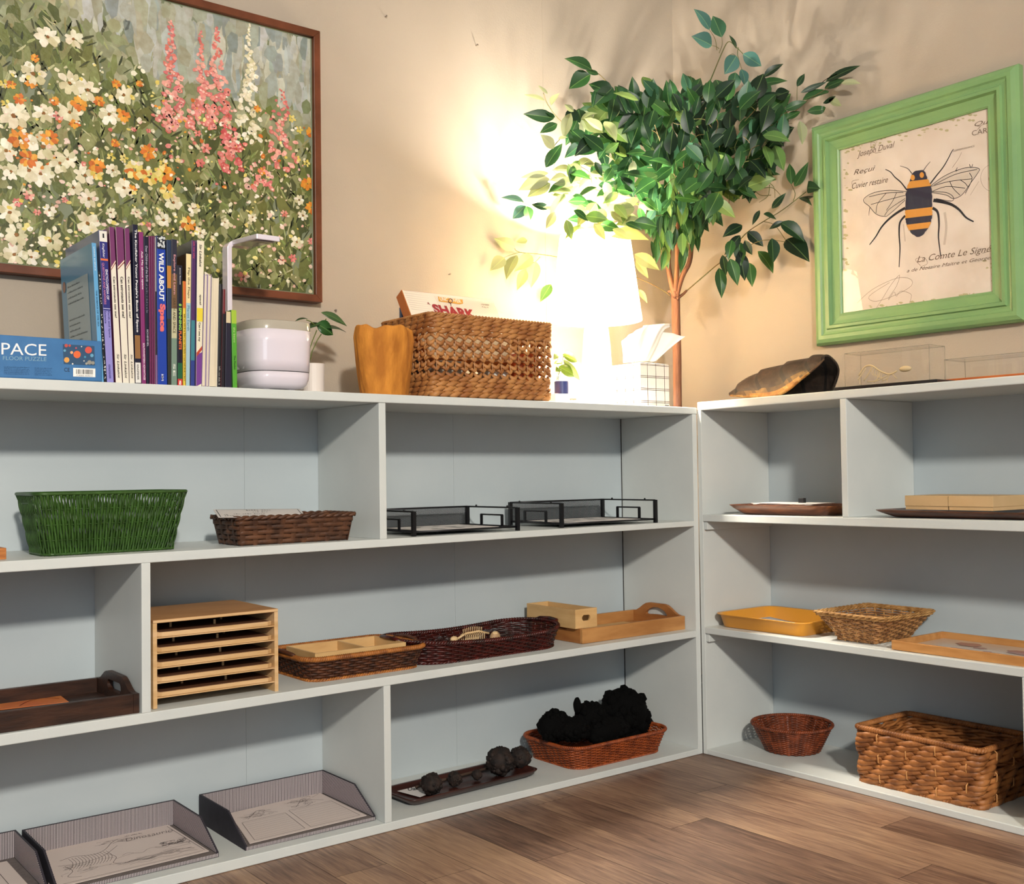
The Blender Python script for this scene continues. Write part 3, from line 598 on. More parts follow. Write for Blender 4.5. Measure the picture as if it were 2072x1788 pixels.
# puzzle box
yb_ = .004; a = at(207, 690, 'y', yb_); zz = zt(-1.78)
pz = thing('puzzle_box', 'flat blue floor puzzle box standing on its edge at the left end', 'puzzle box', (-1.80, yb_+.03, zz))
XP1 = a.x; XP0 = XP1-.33; TP = at(207, 690, 'y', yb_).z
def zp(x): return zz+.0002
MB().hexa([(XP0, yb_, zp(0)), (XP1, yb_, zp(0)), (XP1, yb_+.055, zp(0)), (XP0, yb_+.055, zp(0)), (XP0, yb_, TP+.001), (XP1, yb_, TP), (XP1, yb_+.055, TP), (XP0, yb_+.055, TP+.001)]).build('box', mat('puzzle_blue', '35699C', .4, var='3A70A4', vs=30), pz, True, bevel=.0025)
def q0(u, v, d=.0006): return at(u, v, 'y', yb_-d)
def ptext(s, u0, v0, u1, v1, hpx, col, sh=0, bold=.0):
    mb = MB(); o = q0(u0, v0); text(mb, s, o, q0(u1, v1)-o, q0(u0, v0-hpx)-o, sh, bold); return mb.build('lettering', gloss(col, .5), pz, True)
ptext('PACE', 3, 717, 94, 720, 24, 'E6E8EA'); ptext('S', -24, 716, -3, 717, 24, 'E6E8EA'); ptext('FLOOR PUZZLE', 6, 728, 94, 730.5, 8, '7FA6B8')
for k in range(5):
    for ua, ub, uc in ((8, 743, 60), (70, 745, 106-3*(k % 2))):
        gk = MB(); o = q0(ua, ub+3.4*k); greek(gk, o, q0(uc, ub+1+3.4*k)-o, q0(ua, ub-2.1+3.4*k)-o, k+ua); gk.build('lettering', gloss('1E4A74', .5), pz, True)
ptext('CE', 130, 751.5, 141, 752, 8, '16263C')
MB().poly([q0(127, 696), q0(191, 700), q0(192, 739), q0(129, 736)]).build('picture_panel', gloss('1F4668', .5), pz, True)
pl = MB(); pi_ = 0
for u, v, r, c in ((156, 717, 7.5, 'D9622F'), (179, 708, 7, 'C84B3E'), (135, 728, 5.5, 'D89A4A'), (145, 713, 3, 'E2A070'), (186, 719, 3.5, '5E9AB8'), (131, 709, 2.6, '5E9AB8'), (134, 699, 3.5, 'B8483E'), (141, 699, 2.5, 'B8483E'), (154, 704, 2, 'A8465A'), (172, 722, 2.2, '3F88A8'), (147, 736, 1.6, 'E8E4DC'), (165, 701, 1.2, 'E8E4DC'), (170, 730, 1.2, 'E8E4DC'), (181, 733, 4.5, '8C8A80'), (188, 734, 3.5, '8C8A80'), (175, 735.5, 2.5, '9C9A90')):
    pl.col = c; pi_ += 1; pl.poly([q0(u+r*cos(a*pi/7), v+r*sin(a*pi/7), .0009+pi_*.00003) for a in range(14)][::-1])
pl.build('picture_planets', mat('planet_print', (1, 1, 1), .5, attr='Col'), pz, True)
MB().poly([q0(148, 744), q0(193, 745.5), q0(193, 763), q0(148, 761.5)]).build('barcode_label', gloss('E8E8E4', .5), pz, True)
bc = MB(); rb_ = random.Random(2); u = 154
while u < 187:
    w_ = rb_.choice((.6, .9, 1.5)); bc.poly([q0(u, 746.5+(u-150)*.035, .0009), q0(u+w_, 746.5+(u-150)*.035, .0009), q0(u+w_, 756+(u-150)*.035, .0009), q0(u, 756+(u-150)*.035, .0009)]); u += w_+rb_.choice((.6, 1.0, 1.4))
text(bc, '7 35353 35353 2', q0(155, 760.5, .0009), q0(187, 761.5, .0009)-q0(155, 760.5, .0009), q0(155, 758, .0009)-q0(155, 760.5, .0009)); bc.build('barcode', m_blk, pz, True)
# ---------------------------------------------------------------- objects standing on the left unit
XT = -.8
def ztop(x): return zt(x)+.0003
# --- white indoor planter with light arm
pc = at(551, 780, 'y', .115); px, py, pzb = pc.x, .115, ztop(pc.x)
pl_ = thing('indoor_planter', 'glossy white rounded planter with grey rim and an overhead light arm, right of the books', 'planter', (px, py, pzb))
m_pw = mat('planter_white', 'D8D0DA', .12, coat=.6); m_rim = mat('planter_rim', 'A9A294', .15, coat=.5)
def sq(r, z, n=44, e=3.2, k=1.0):
    out = []
    for i in range(n):
        a = 2*pi*i/n; c, s_ = cos(a), sin(a); out.append((r*math.copysign(abs(c)**(2/e), c), r*k*math.copysign(abs(s_)**(2/e), s_), z))
    return out
R_ = .0775; ZT = at(551, 664, 'y', .04).z-pzb
MB().loft([sq(R_*f, z) for f, z in ((.60, .007), (.78, .009), (.89, .017), (.945, .029), (.965, .044))]).build('base', m_pw, pl_, smooth=True)
MB().loft([sq(R_*f, z) for f, z in ((.955, .044), (.955, .0458))]).build('seam', m_blk, pl_)
MB().loft([sq(R_*f, z) for f, z in ((.965, .0458), (.975, .07), (.995, .11), (1.0, ZT)) ]).build('pot', m_pw, pl_, smooth=True)
MB().loft([sq(R_*f, z) for f, z in ((.995, ZT), (.99, ZT+.018), (.97, ZT+.020), (.95, ZT+.018), (.95, ZT-.02))], cap0=False).build('rim', m_rim, pl_, smooth=True)
for sx_, sy_ in ((-1, -1), (1, -1), (1, 1), (-1, 1)): MB().lathe([(.009, 0), (.010, .001), (.010, .0075)], 14, (sx_*.03, sy_*.03, 0)).build('foot', m_pw, pl_)
pA = at(460, 560, 'y', .20); zA = at(460, 487, 'y', .20).z; N_ = at(536, 474, 'y', .055)
x0 = pA.x-.006; t_ = .0115; r_ = .02; xw = .062
prof_ = [(x0, pzb+.06)]+[(x0, zA-r_)]+[(x0+r_-r_*cos(a*pi/12), zA-r_+r_*sin(a*pi/12)) for a in range(1, 7)]+[(x0+xw, zA), (x0+xw, zA-t_)]+[(x0+r_-(r_-t_)*cos(a*pi/12), zA-r_+(r_-t_)*sin(a*pi/12)) for a in range(6, -1, -1)]+[(x0+t_, pzb+.06)]
MB().prism([(x, .185, z) for x, z in prof_], (0, .03, 0)).build('arm_post', m_pw, pl_, True, bevel=.0015)
MB().hexa([(x0+.012, .056, N_.z-.012), (x0+xw+.006, .056, N_.z-.012), (x0+xw, .186, zA-t_), (x0+.012, .186, zA-t_), (x0+.012, .056, N_.z), (x0+xw+.006, .056, N_.z), (x0+xw, .186, zA), (x0+.012, .186, zA)]).build('light_panel', m_pw, pl_, True, bevel=.002)
MB().hexa([(x0+.02, .066, N_.z-.0135), (x0+xw-.002, .066, N_.z-.0135), (x0+xw-.006, .15, zA-t_-.0002), (x0+.02, .15, zA-t_-.0002), (x0+.02, .066, N_.z-.0122), (x0+xw-.002, .066, N_.z-.0122), (x0+xw-.006, .15, zA-t_+.001), (x0+.02, .15, zA-t_+.001)]).build('light_strip', mat('led_cover', 'A8A09E', .3), pl_, True)
MB().box(x0, x0+.03, .1, .215, pzb+.052, pzb+.06).build('arm_bracket', m_pw, pl_, True)
# --- leaf helper
LW = [(0, .03), (.06, .34), (.16, .72), (.3, .96), (.42, 1), (.56, .9), (.7, .68), (.82, .42), (.92, .18), (1, .0)]
def leaf(mb, a, b, w, nrm, col, droop=.12, fold=.25, wave=0, vein=True):
    a, b = Vector(a), Vector(b); d = b-a; Ln = d.length; d = d/Ln; n = Vector(nrm); n = (n-d*n.dot(d)); n = n.normalized() if n.length > 1e-6 else d.orthogonal().normalized(); s = d.cross(n)
    rows = []
    for t, q in LW:
        c = a+d*(Ln*t)+n*(Ln*droop*(4*t*(1-t)*.5))+Vector((0, 0, 0)); hwd = w*.5*q; lift = fold*hwd
        wv = wave*Ln*sin(t*9)
        rows.append([mb.vert(c-s*hwd+n*(lift+wv)), mb.vert(c-s*min(hwd, w*.022)+n*.0001), mb.vert(c+s*min(hwd, w*.022)+n*.0001), mb.vert(c+s*hwd+n*(lift-wv))])
    c1 = tohex(col); c2 = tohex(mixc(col, (.75, .85, .5), .35)) if vein else c1; c3 = tohex(mixc(col, (0, 0, 0), .07))
    for r0_, r1_ in zip(rows[:-1], rows[1:]):
        mb.col = c1; mb.face((r0_[0], r0_[1], r1_[1], r1_[0])); mb.col = c3; mb.face((r0_[2], r0_[3], r1_[3], r1_[2]))
        mb.col = c2; mb.face((r0_[1], r0_[2], r1_[2], r1_[1]))
def leaf_mat(name, tr=.35, rough=.38):
    m = mat(name, (1, 1, 1), rough, attr='Col'); n = m.node_tree.nodes; L = m.node_tree.links; b = n['Principled BSDF']
    o = n['Material Output']; t = n.new('ShaderNodeBsdfTranslucent'); mx = n.new('ShaderNodeMixShader'); mx.inputs[0].default_value = tr
    src = [l.from_socket for l in m.node_tree.links if l.to_socket == b.inputs['Base Color']][0]
    g = n.new('ShaderNodeMix'); g.data_type = 'RGBA'; g.blend_type = 'MULTIPLY'; g.inputs[0].default_value = 1; g.inputs[7].default_value = (1, 1, .75, 1)
    L.new(src, g.inputs[6]); L.new(g.outputs[2], t.inputs[0])
    L.new(b.outputs[0], mx.inputs[1]); L.new(t.outputs[0], mx.inputs[2]); L.new(mx.outputs[0], o.inputs[0]); return m
m_leaf = leaf_mat('ficus_leaf', .3); m_lf2 = leaf_mat('house_plant_leaf', .25, .3)
m_stem = mat('green_stem', '5E6B2E', .6); m_cup = mat('cup_white', 'DCD3CC', .4)
# --- white cup with a few dark leaves
cc = at(634, 790, 'y', .19); cup = thing('potted_plant', 'small dark-leaved plant in a plain white cylindrical cup behind the planter', 'plant', (cc.x, .19, ztop(cc.x)))
zc = at(636, 734, 'y', .165).z-ztop(cc.x)
MB().lathe([(.0245, 0), (.026, .002), (.0275, zc-.002), (.0277, zc), (.0262, zc), (.025, zc-.012)], 32).build('cup', m_cup, cup, smooth=False, bevel=.0006)
MB().lathe([(.0252, zc-.016), (.0252, zc-.012)], 24).build('soil', m_dark, cup)
st = MB(); lf = MB(); lf_d = hx('2F5A2E')
def P19(u, v, y=.19): return at(u, v, 'y', y)
for a_, b_, w_, n_, c_ in (((640, 655), (674, 678), .040, (-.5, -.8, .5), '34602F'), ((658, 664), (700, 672), .030, (-.3, -.4, .9), '2B4F2A'), ((650, 632), (702, 660), .022, (-.5, -.7, .5), '47663A'), ((623, 645), (597, 650), .014, (-.2, -.3, .9), '35532F'), ((648, 655), (617, 668), .022, (-.3, -.5, .8), '2A4A26')):
    leaf(lf, P19(*a_), P19(*b_), w_, n_, hx(c_), .15, .2)
for P_ in ([(621, 735), (624, 715), (632, 690), (641, 668)], [(626, 735), (631, 712), (642, 688), (650, 676)], [(646, 668), (654, 655), (660, 645)], [(640, 660), (628, 650), (620, 647)]): st.tube([P19(*q) for q in P_], .0013, 6)
st.build('stem', m_stem, cup, True, smooth=True); lf.build('leaves', m_lf2, cup, True, smooth=True, solid=.0006)
# --- orange vase sponge
sc_ = at(778, 797, 'y', .095); spg = thing('vase_sponge', 'tall orange-brown lumpy sea sponge shaped like a vase, left of the basket', 'sea sponge', (sc_.x, .095, ztop(sc_.x)))
m_sp = mat('sponge_orange', 'CB8530', .85, var='A8671F', vs=38, stretch=(1, 1, .35), bump=1.0, bs=150, sub=.0)
def spn(a, t):
    return 1+.03*sin(3*a+1.2)+.012*sin(7*a+2+t*1.5)+.009*sin(13*a-t*4)+.006*sin(21*a+6*t)
HS = at(770, 657, 'y', .06).z-ztop(sc_.x); rg = []
for i in range(26):
    t = i/25; rx = .060+.019*min(1, t*1.15)**.8-.004*max(0, t-.85)/.15; n = 90
    top = t**6
    rg.append([(rx*spn(2*pi*k/n, t)*cos(2*pi*k/n), rx*.66*spn(2*pi*k/n, t)*sin(2*pi*k/n), HS*t+top*(.0045*sin(4*2*pi*k/n+1)+.0025*sin(9*2*pi*k/n)-.004)) for k in range(n)])
for q, zz_ in ((.93, .002), (.82, -.004), (.7, -.03), (.5, -.09)): rg.append([(x*q, y*q, z+zz_) for x, y, z in rg[25]])
MB().loft(rg, cap0=True, cap1=True).build('sponge_body', m_sp, spg, smooth=True)
# ---------------------------------------------------------------- weaving
def outline(base, top, h, n=240, lift=None):
    """base/top = (w, d, r, cx, cy); gives pos(s in 0..1, t in 0..1, off) and nrm(s)"""
    B = rrect(base[0], base[1], base[2], n, *(base[3:] or (0, 0))); Tp = rrect(top[0], top[1], top[2], n, *(top[3:] or (0, 0)))
    def pos(s, t, off=0, dz=0):
        k = (s % 1)*n; i = int(k) % n; j = (i+1) % n; f = k-int(k)
        q = []
        for O in (B, Tp): q.append([O[i][m_]+(O[j][m_]-O[i][m_])*f for m_ in range(4)])
        x, y, nx, ny = [q[0][m_]+(q[1][m_]-q[0][m_])*t for m_ in range(4)]
        return Vector((x+nx*off, y+ny*off, h*t+dz+(lift(s, t) if lift else 0)))
    def nrm(s):
        k = (s % 1)*n; i = int(k) % n; return Vector((Tp[i][2], Tp[i][3], 0))
    pos.h = h; return pos, nrm
def weavers(mb, pos, nrm, rows, t0, t1, nst, amp, rn, rz, spp=6, sides=6, skip=None, s0=0, s1=1, cols=None):
    for r in range(rows):
        t = t0+(t1-t0)*(r+.5)/rows; m = int(nst*spp*(s1-s0)); P = []; N = []
        if cols: mb.col = random.choice(cols)
        for i in range(m+(0 if s1-s0 >= 1 else 1)):
            s = s0+(s1-s0)*i/m; P.append(pos(s, t, amp*cos(pi*s*nst+pi*r))); N.append(nrm(s))
        mb.tube(P, 1, sides, closed=s1-s0 >= 1, flat=(rn, rz), N=N)
def stakes(mb, pos, nrm, nst, r, t0=0, t1=1, flat=(1, 1), off=0, seg=5):
    for k in range(nst):
        s = k/nst; mb.tube([pos(s, t0+(t1-t0)*i/seg, off) for i in range(seg+1)], r, 5, flat=flat, N=[nrm(s)]*(seg+1))
def rope(mb, pos, nrm, t, turns, a, b, rn, rz, off=0, strands=2, s0=0, s1=1, ph=0, sides=6, cols=None, spt=9, lens=0):
    for q in range(strands):
        if cols: mb.col = random.choice(cols)
        m = int(turns*spt*(s1-s0)); P = []; N = []; F = []
        for i in range(m+(0 if s1-s0 >= 1 else 1)):
            s = s0+(s1-s0)*i/m; f = 2*pi*turns*s+2*pi*q/strands+ph; k_ = 1-lens*.5*(1-cos(f)); F.append((rn*(.5+.5*k_), rz*k_)); P.append(pos(s, t, off+a*cos(f), b*sin(f))); N.append(nrm(s))
        mb.tube(P, 1, sides, closed=s1-s0 >= 1, flat=F, N=N)
def basebox(mb, base, th=.004):
    B = rrect(base[0]-.004, base[1]-.004, base[2], 60, *(base[3:] or (0, 0))); mb.loft([[(x, y, .0004) for x, y, _, _ in B], [(x, y, th) for x, y, _, _ in B]]); return mb
def wick(name, c, var, **k): return mat(name, c, k.pop('rough', .55), var=var, vs=k.pop('vs', 45), bump=.5, bs=180, **k)
# --- big open-weave basket with a box in it
bA = at(872, 802, 'y', .022); bB = at(1121, 812, 'y', .022)
bw_ = bB.x-bA.x-.010; bx0 = (bA.x+bB.x)/2; bd = .222; bh = at(872, 632, 'y', .022).z-ztop(bx0)
bk = thing('storage_basket', 'large tan woven basket with open star weave holding a shark book box', 'basket', (bx0, .022+bd/2+.004, ztop(bx0)+.003))
pos, nrm = outline((bw_-.004, bd, .012), (bw_+.004, bd+.004, .012), bh-.004)
m_hy = mat('water_hyacinth', 'B07A44', .55, var='8A5428', vs=26, bump=.4, bs=150, contrast=(.38, .62))
mb = MB(); NT = 78
for i, t in enumerate((.035, .095, .16, .225)): rope(mb, pos, nrm, t, 20, .0026, .0036, .0036, .0074, ph=i*2.2, spt=14, lens=.75)
for i, t in enumerate((.80, .865, .925, .975)): rope(mb, pos, nrm, t, 20, .0026, .0034, .0036, .0068, ph=i*2.6, spt=14, lens=.75)
mb.build('rope_weave', m_hy, bk, smooth=True)
mb = MB(); NS = 42
for r in range(4):
    t = .315+.128*r; hb = .0118
    for q in (1, -1):
        P = []; N = []; F = []; m = NS*10
        for i in range(m):
            s = i/m; w_ = sin(pi*s*NS+pi/2*(r % 2)*1.0+ (pi/2 if r % 2 else 0)); sg = abs(w_); P.append(pos(s, t, .0035*cos(2*pi*s*NS)*q, q*hb*sg)); N.append(nrm(s)); F.append((.0036, .0022+.0036*sg**.8))
        mb.tube(P, 1, 6, closed=True, flat=F, N=N)
mb.build('star_weave', m_hy, bk, smooth=True)
mb = MB(); stakes(mb, pos, nrm, NS, .0008, .27, .78, off=.0035); mb.build('wire_stakes', mat('wire_tan', 'C09368', .5), bk, smooth=True)
basebox(MB(), (bw_-.01, bd-.01, .012)).build('base', m_hy, bk)
mb = MB(); rope(mb, pos, nrm, 1.0, 60, .0035, .0022, .0034, .0030); mb.build('rim', m_hy, bk, smooth=True)
# leaning shark box
TLb = at(812, 586, 'y', .19); TRb = at(996, 611, 'y', .19); q = at(833, 636, 'x', TLb.x+.004); dn = (q-TLb).normalized(); dn.x = 0; dn.normalize()
wv = (TRb-TLb); wv.z = 0; wv.y = 0; nb = wv.normalized().cross(dn).normalized()
if nb.y > 0: nb = -nb
Lb = .215; thk = .030
bot = [TLb+dn*Lb, TLb+dn*Lb+wv]
sb_ = thing('book_box', 'cream shark book box with orange side sticking out of the large woven basket', 'book', tuple((bot[0]+bot[1])/2))
def B8(o0, w, d, th_, m_, nm, off=0, **k):
    a = o0+nb*off; return MB().hexa([a+d, a+w+d, a+w+d-nb*th_, a+d-nb*th_, a, a+w, a+w-nb*th_, a-nb*th_]).build(nm, m_, sb_, True, **k)
B8(TLb, wv, dn*Lb, thk, mat('shark_orange', 'B8662A', .4), 'box', bevel=.001)
B8(TLb+wv*.006+dn*.002, wv*.99, dn*(Lb-.004), .001, mat('shark_cream', 'E3D8C8', .4), 'front_cover', off=.0012)
def atp(u, v, off=.0016):
    d = _fw+_r2*((u-1036)/FPX)+_u2*((894-v)/FPX); p0 = TLb+nb*off; return CAM+d*((p0-CAM).dot(nb)/d.dot(nb))
dm = MB()
for i in range(26):
    for j in range(9):
        u = 818+i*2.5+j*1.9; v = 588+j*4.6+i*.32; r_ = .55*(1-i/34)
        if u < 866-j*1.2+j*1.9: dm.poly([atp(u+r_*cos(a), v+r_*sin(a)*1.2) for a in (5.2, 4.2, 3.14, 2.1, 1.05, 0)])
dm.build('cover_dots', gloss('2E2620'), sb_, True)
ln = MB()
for i in range(34): ln.poly([atp(878+i*3.6, 598+i*.45), atp(878.5+i*3.6, 598+i*.45), atp(898.5+i*3.6, 634), atp(898+i*3.6, 634)])
ln.build('cover_stripes', gloss('CDB89A'), sb_, True)
MB().poly([atp(886, 599, .002), atp(890, 601, .002), atp(936, 606, .002), atp(937, 614, .002), atp(930, 615.5, .002), atp(892, 610, .002), atp(888, 609, .002)][::-1]).build('title_plate', gloss('D79A3C'), sb_, True)
def st_(s, u0, v0, u1, v1, du, hpx, col, bold=.02, off=.0024):
    mb = MB(); o = atp(u0, v0, off); text(mb, s, o, atp(u1, v1, off)-o, atp(u0-du, v0-hpx, off)-o, 0, bold); mb.build('lettering', gloss(col), sb_, True)
st_('UNC', 891, 608, 907, 609.5, 2, 7, 'F0E8D8'); st_('OVER', 912, 610, 934, 613, 2, 7, 'F0E8D8'); st_('A', 865, 615, 871, 617, 2, 5, '8A1E28'); st_('SHARK', 881, 634, 967, 646, 9, 20, '9A1E2A', .05)
rg_ = MB(); rg_.tube([atp(911.5+4.2*cos(a*pi/8), 608.5+4.2*sin(a*pi/8), .003) for a in range(16)], .0011, 5, closed=True).tube([atp(912, 613, .003), atp(912.5, 618, .003)], .0011, 5); rg_.build('magnifier_print', gloss('5A1A1E'), sb_, True)
st_('LOOK INSIDE', 974, 617, 990, 618.5, 1, 3, '6A5A48', .01); st_('PULL IT', 976, 622, 989, 623.5, 1, 2.4, '4A3A30', .01)
# blue box behind it, and contents seen through the weave
e = at(808, 622, 'y', .225)
tag(recenter(MB().box(e.x, e.x+.10, .214, .226, ztop(bx0)+.008, e.z).build('book', gloss('3B5E8C'), bevel=.001), (e.x+.05, .22, ztop(bx0)+.008)), 'blue book corner showing behind the cream shark box in the basket', 'book')
zb_ = ztop(bx0)+.0045
tag(recenter(MB().box(-.86, -.79, .05, .13, zb_, zb_+.09).build('card_box', gloss('A8A090'), bevel=.002), (-.82, .09, zb_)), 'grey card box inside the woven basket, seen through its left holes', 'box')
tag(recenter(MB().box(-.62, -.56, .045, .12, zb_, zb_+.12).build('card_box', gloss('C8562A'), bevel=.002), (-.59, .09, zb_)), 'orange card box inside the woven basket, seen through its right holes', 'box')
tag(recenter(MB().box(-.71, -.65, .04, .10, zb_, zb_+.07).build('card_box', gloss('DCD6CC'), bevel=.002), (-.68, .07, zb_)), 'white card box inside the woven basket, seen through its middle holes', 'box')
# --- small plant in a navy pot on a cream box
s0_ = at(1172, 813, 'y', .08); 
cb = thing('card_box', 'low cream box with tiny red lettering under the navy plant pot', 'box', (s0_.x-.04, .12, ztop(s0_.x)))
zcb = at(1150, 797, 'y', .08).z-ztop(s0_.x)
MB().box(-.045, .04, -.04, .04, 0, zcb).build('box', mat('cream_card', 'E0D4B8', .5), cb, bevel=.001)
mb = MB(); o = at(1153, 809.5, 'y', .0795); text(mb, 'amaze', o, at(1166, 809.5, 'y', .0795)-o, at(1153, 806, 'y', .0795)-o, 0, .02); mb.build('lettering', gloss('B05A4A'), cb, True)
cpt = at(1136, 796, 'y', .12); pz0 = ztop(s0_.x)+zcb
sp2 = thing('potted_plant', 'small lime-leaved plant in a navy pot between the large basket and the lamp', 'plant', (cpt.x, .12, pz0))
hp = at(1136, 771, 'y', .11).z-pz0
MB().lathe([(.019, 0), (.020, .001), (.020, hp), (.0185, hp+.0008), (.018, hp-.006)], 28).build('pot', mat('navy_pot', '27305E', .3, coat=.4), sp2)
MB().lathe([(.0182, hp-.008), (.0182, hp-.004)], 20).build('soil', m_dark, sp2)
lf = MB(); st = MB()
def P12(u, v, y=.12): return at(u, v, 'y', y)
for a_, b_, w_, n_, c_ in (((1138, 718), (1168, 732), .030, (-.3, -.9, .3), '8CA53A'), ((1138, 732), (1120, 736), .018, (0, -.7, .6), '8CA53A'), ((1140, 727), (1174, 770), .022, (-.8, -.5, .3), 'A5B06C'), ((1130, 742), (1164, 762), .034, (-.3, -.9, .2), '86A038'), ((1128, 715), (1120, 728), .016, (-.3, -.9, .2), 'A9B96A'), ((1134, 744), (1124, 752), .02, (-.3, -.8, .4), '7F9A3A')):
    leaf(lf, P12(*a_), P12(*b_), w_, n_, hx(c_), .15, .2)
for P_ in ([(1127, 769), (1135, 745), (1140, 720)], [(1130, 769), (1138, 750), (1146, 738)], [(1126, 769), (1128, 750), (1129, 716)], [(1129, 769), (1131, 752), (1131, 744)]): st.tube([P12(*q) for q in P_], .0009, 5)
st.build('stem', m_stem, sp2, True); lf.build('leaves', m_lf2, sp2, True, smooth=True, solid=.0005)
# --- table lamp
lc = at(1209, 815, 'y', .15); lx, ly, lz = lc.x, .15, ztop(lc.x)
lamp = thing('table_lamp', 'lit table lamp with white drum shade and tapering cream body in the corner', 'lamp', (lx, ly, lz))
ZB = at(1209, 650, 'y', .15).z-lz; ZTp = at(1209, 478, 'y', .15).z-lz
m_cer = mat('lamp_ceramic', 'E6DACA', .18, coat=.6)
MB().lathe([(.050, 0), (.0525, .002), (.0525, .006), (.0505, .012), (.046, .09), (.040, .18), (.036, ZB-.03), (.033, ZB-.018), (.020, ZB-.010), (.010, ZB-.006), (.008, ZB+.02)], 40).build('lamp_body', m_cer, lamp, smooth=True)
for a in (-1.9, -1.2): MB().tube([(.0488*cos(a), .0488*sin(a), .03), (.0432*cos(a), .0432*sin(a), .145)], .0016, 6).build('glaze_ridge', m_cer, lamp, smooth=True)
MB().lathe([(.016, ZB+.02), (.018, ZB+.024), (.018, ZB+.055), (.014, ZB+.058)], 20).build('socket', mat('brass', 'B08D57', .3, .9), lamp)
def emis(name, col, s):
    m = bpy.data.materials.new(name); m.use_nodes = True; b = m.node_tree.nodes['Principled BSDF']; b.inputs['Base Color'].default_value = lin('FFF4E0'); b.inputs['Emission Color'].default_value = lin(col); b.inputs['Emission Strength'].default_value = s; return m
MB().ball((0, 0, ZTp-.085), (.026, .026, .032), 20, 12).build('bulb', emis('bulb_glow', 'FFD9A0', 25), lamp, smooth=True)
ms = bpy.data.materials.new('lamp_shade'); ms.use_nodes = True; n = ms.node_tree.nodes; L = ms.node_tree.links; b = n['Principled BSDF']; b.inputs['Base Color'].default_value = lin('F2EBDD'); b.inputs['Roughness'].default_value = .8
tr = n.new('ShaderNodeBsdfTranslucent'); tr.inputs[0].default_value = lin('FFF0D6'); mx = n.new('ShaderNodeMixShader'); mx.inputs[0].default_value = .6
em = n.new('ShaderNodeEmission'); em.inputs[0].default_value = lin('FFEBC8'); em.inputs[1].default_value = 5; ad = n.new('ShaderNodeAddShader')
L.new(b.outputs[0], mx.inputs[1]); L.new(tr.outputs[0], mx.inputs[2]); L.new(mx.outputs[0], ad.inputs[0]); L.new(em.outputs[0], ad.inputs[1]); L.new(ad.outputs[0], n['Material Output'].inputs[0])
mb = MB(); prs = [(.131, ZB), (.131, ZB+.003), (.1005, ZTp-.003), (.1, ZTp)]
mb.loft([[(r*cos(2*pi*k/56), r*sin(2*pi*k/56), z) for k in range(56)] for r, z in prs], True, False, False); mb.build('lamp_shade', ms, lamp, smooth=True, solid=.0012)
mb = MB()
for k in range(3): mb.tube([(.011*cos(k*2.094), .011*sin(k*2.094), ZTp-.012), (.099*cos(k*2.094), .099*sin(k*2.094), ZTp-.004)], .0012, 6)
mb.lathe([(.011, ZTp-.014), (.011, ZTp-.010)], 16).tube([(.03, 0, ZB+.05), (.038, 0, ZB+.1), (.03, 0, ZTp-.02), (0, 0, ZTp-.012)], .0013, 6).tube([(-.03, 0, ZB+.05), (-.038, 0, ZB+.1), (-.03, 0, ZTp-.02), (0, 0, ZTp-.012)], .0013, 6).tube([(-.03, 0, ZB+.05), (.03, 0, ZB+.05)], .0013, 6)
mb.build('shade_harp', mat('brass', 'B08D57', .3, .9), lamp, smooth=True)
light('lamp_bulb_light', 'POINT', (lx, ly, lz+ZTp-.085), 165, (1, .91, .78), .045)
# --- tissue box
tb0 = at(1297, 822, 'y', .062); tb1 = at(1355, 825, 'y', .062); w_ = tb1.x-tb0.x
tz = ztop(tb0.x); th_ = at(1297, 733, 'y', .062).z-tz
tis = thing('tissue_box', 'white tissue box with thin dark grid lines and a tissue pulled up', 'tissue box', (tb0.x+w_/2, .062+w_/2, tz))
MB().box(-w_/2, w_/2, -w_/2, w_/2, 0, th_).build('box', mat('tissue_card', 'E4DCD2', .5), tis, bevel=.001)
gl = MB(); m_gl = mat('grid_print', '4A2C22', .5)
for k in (0.24, .53, .83): x = -w_/2+w_*k; ribbon(gl, [(x, -w_/2-.0004, 0), (x, -w_/2-.0004, th_)], .0016, (0, -1, 0)); ribbon(gl, [(-w_/2-.0004, x, 0), (-w_/2-.0004, x, th_)], .0016, (-1, 0, 0))
for z in (.13, .41, .69, .97):
    for dz in (-.0022, .0022):
        zz_ = th_*z+dz; ribbon(gl, [(-w_/2, -w_/2-.0004, zz_), (w_/2, -w_/2-.0004, zz_)], .0013, (0, -1, 0)); ribbon(gl, [(-w_/2-.0004, -w_/2, zz_), (-w_/2-.0004, w_/2, zz_)], .0013, (-1, 0, 0))
gl.build('grid_print', m_gl, tis)
MB().poly([(w_/2-.022, -w_/2-.0008, .003), (w_/2-.004, -w_/2-.0008, .003), (w_/2-.003, -w_/2-.0008, .012), (w_/2-.022, -w_/2-.0008, .012)]).build('logo_patch', m_wht, tis)
mb = MB(); text(mb, 'tissue', (w_/2-.020, -w_/2-.0011, .0055), (.015, 0, 0), (0, 0, .005), .3, .03); mb.build('lettering', m_blk, tis)
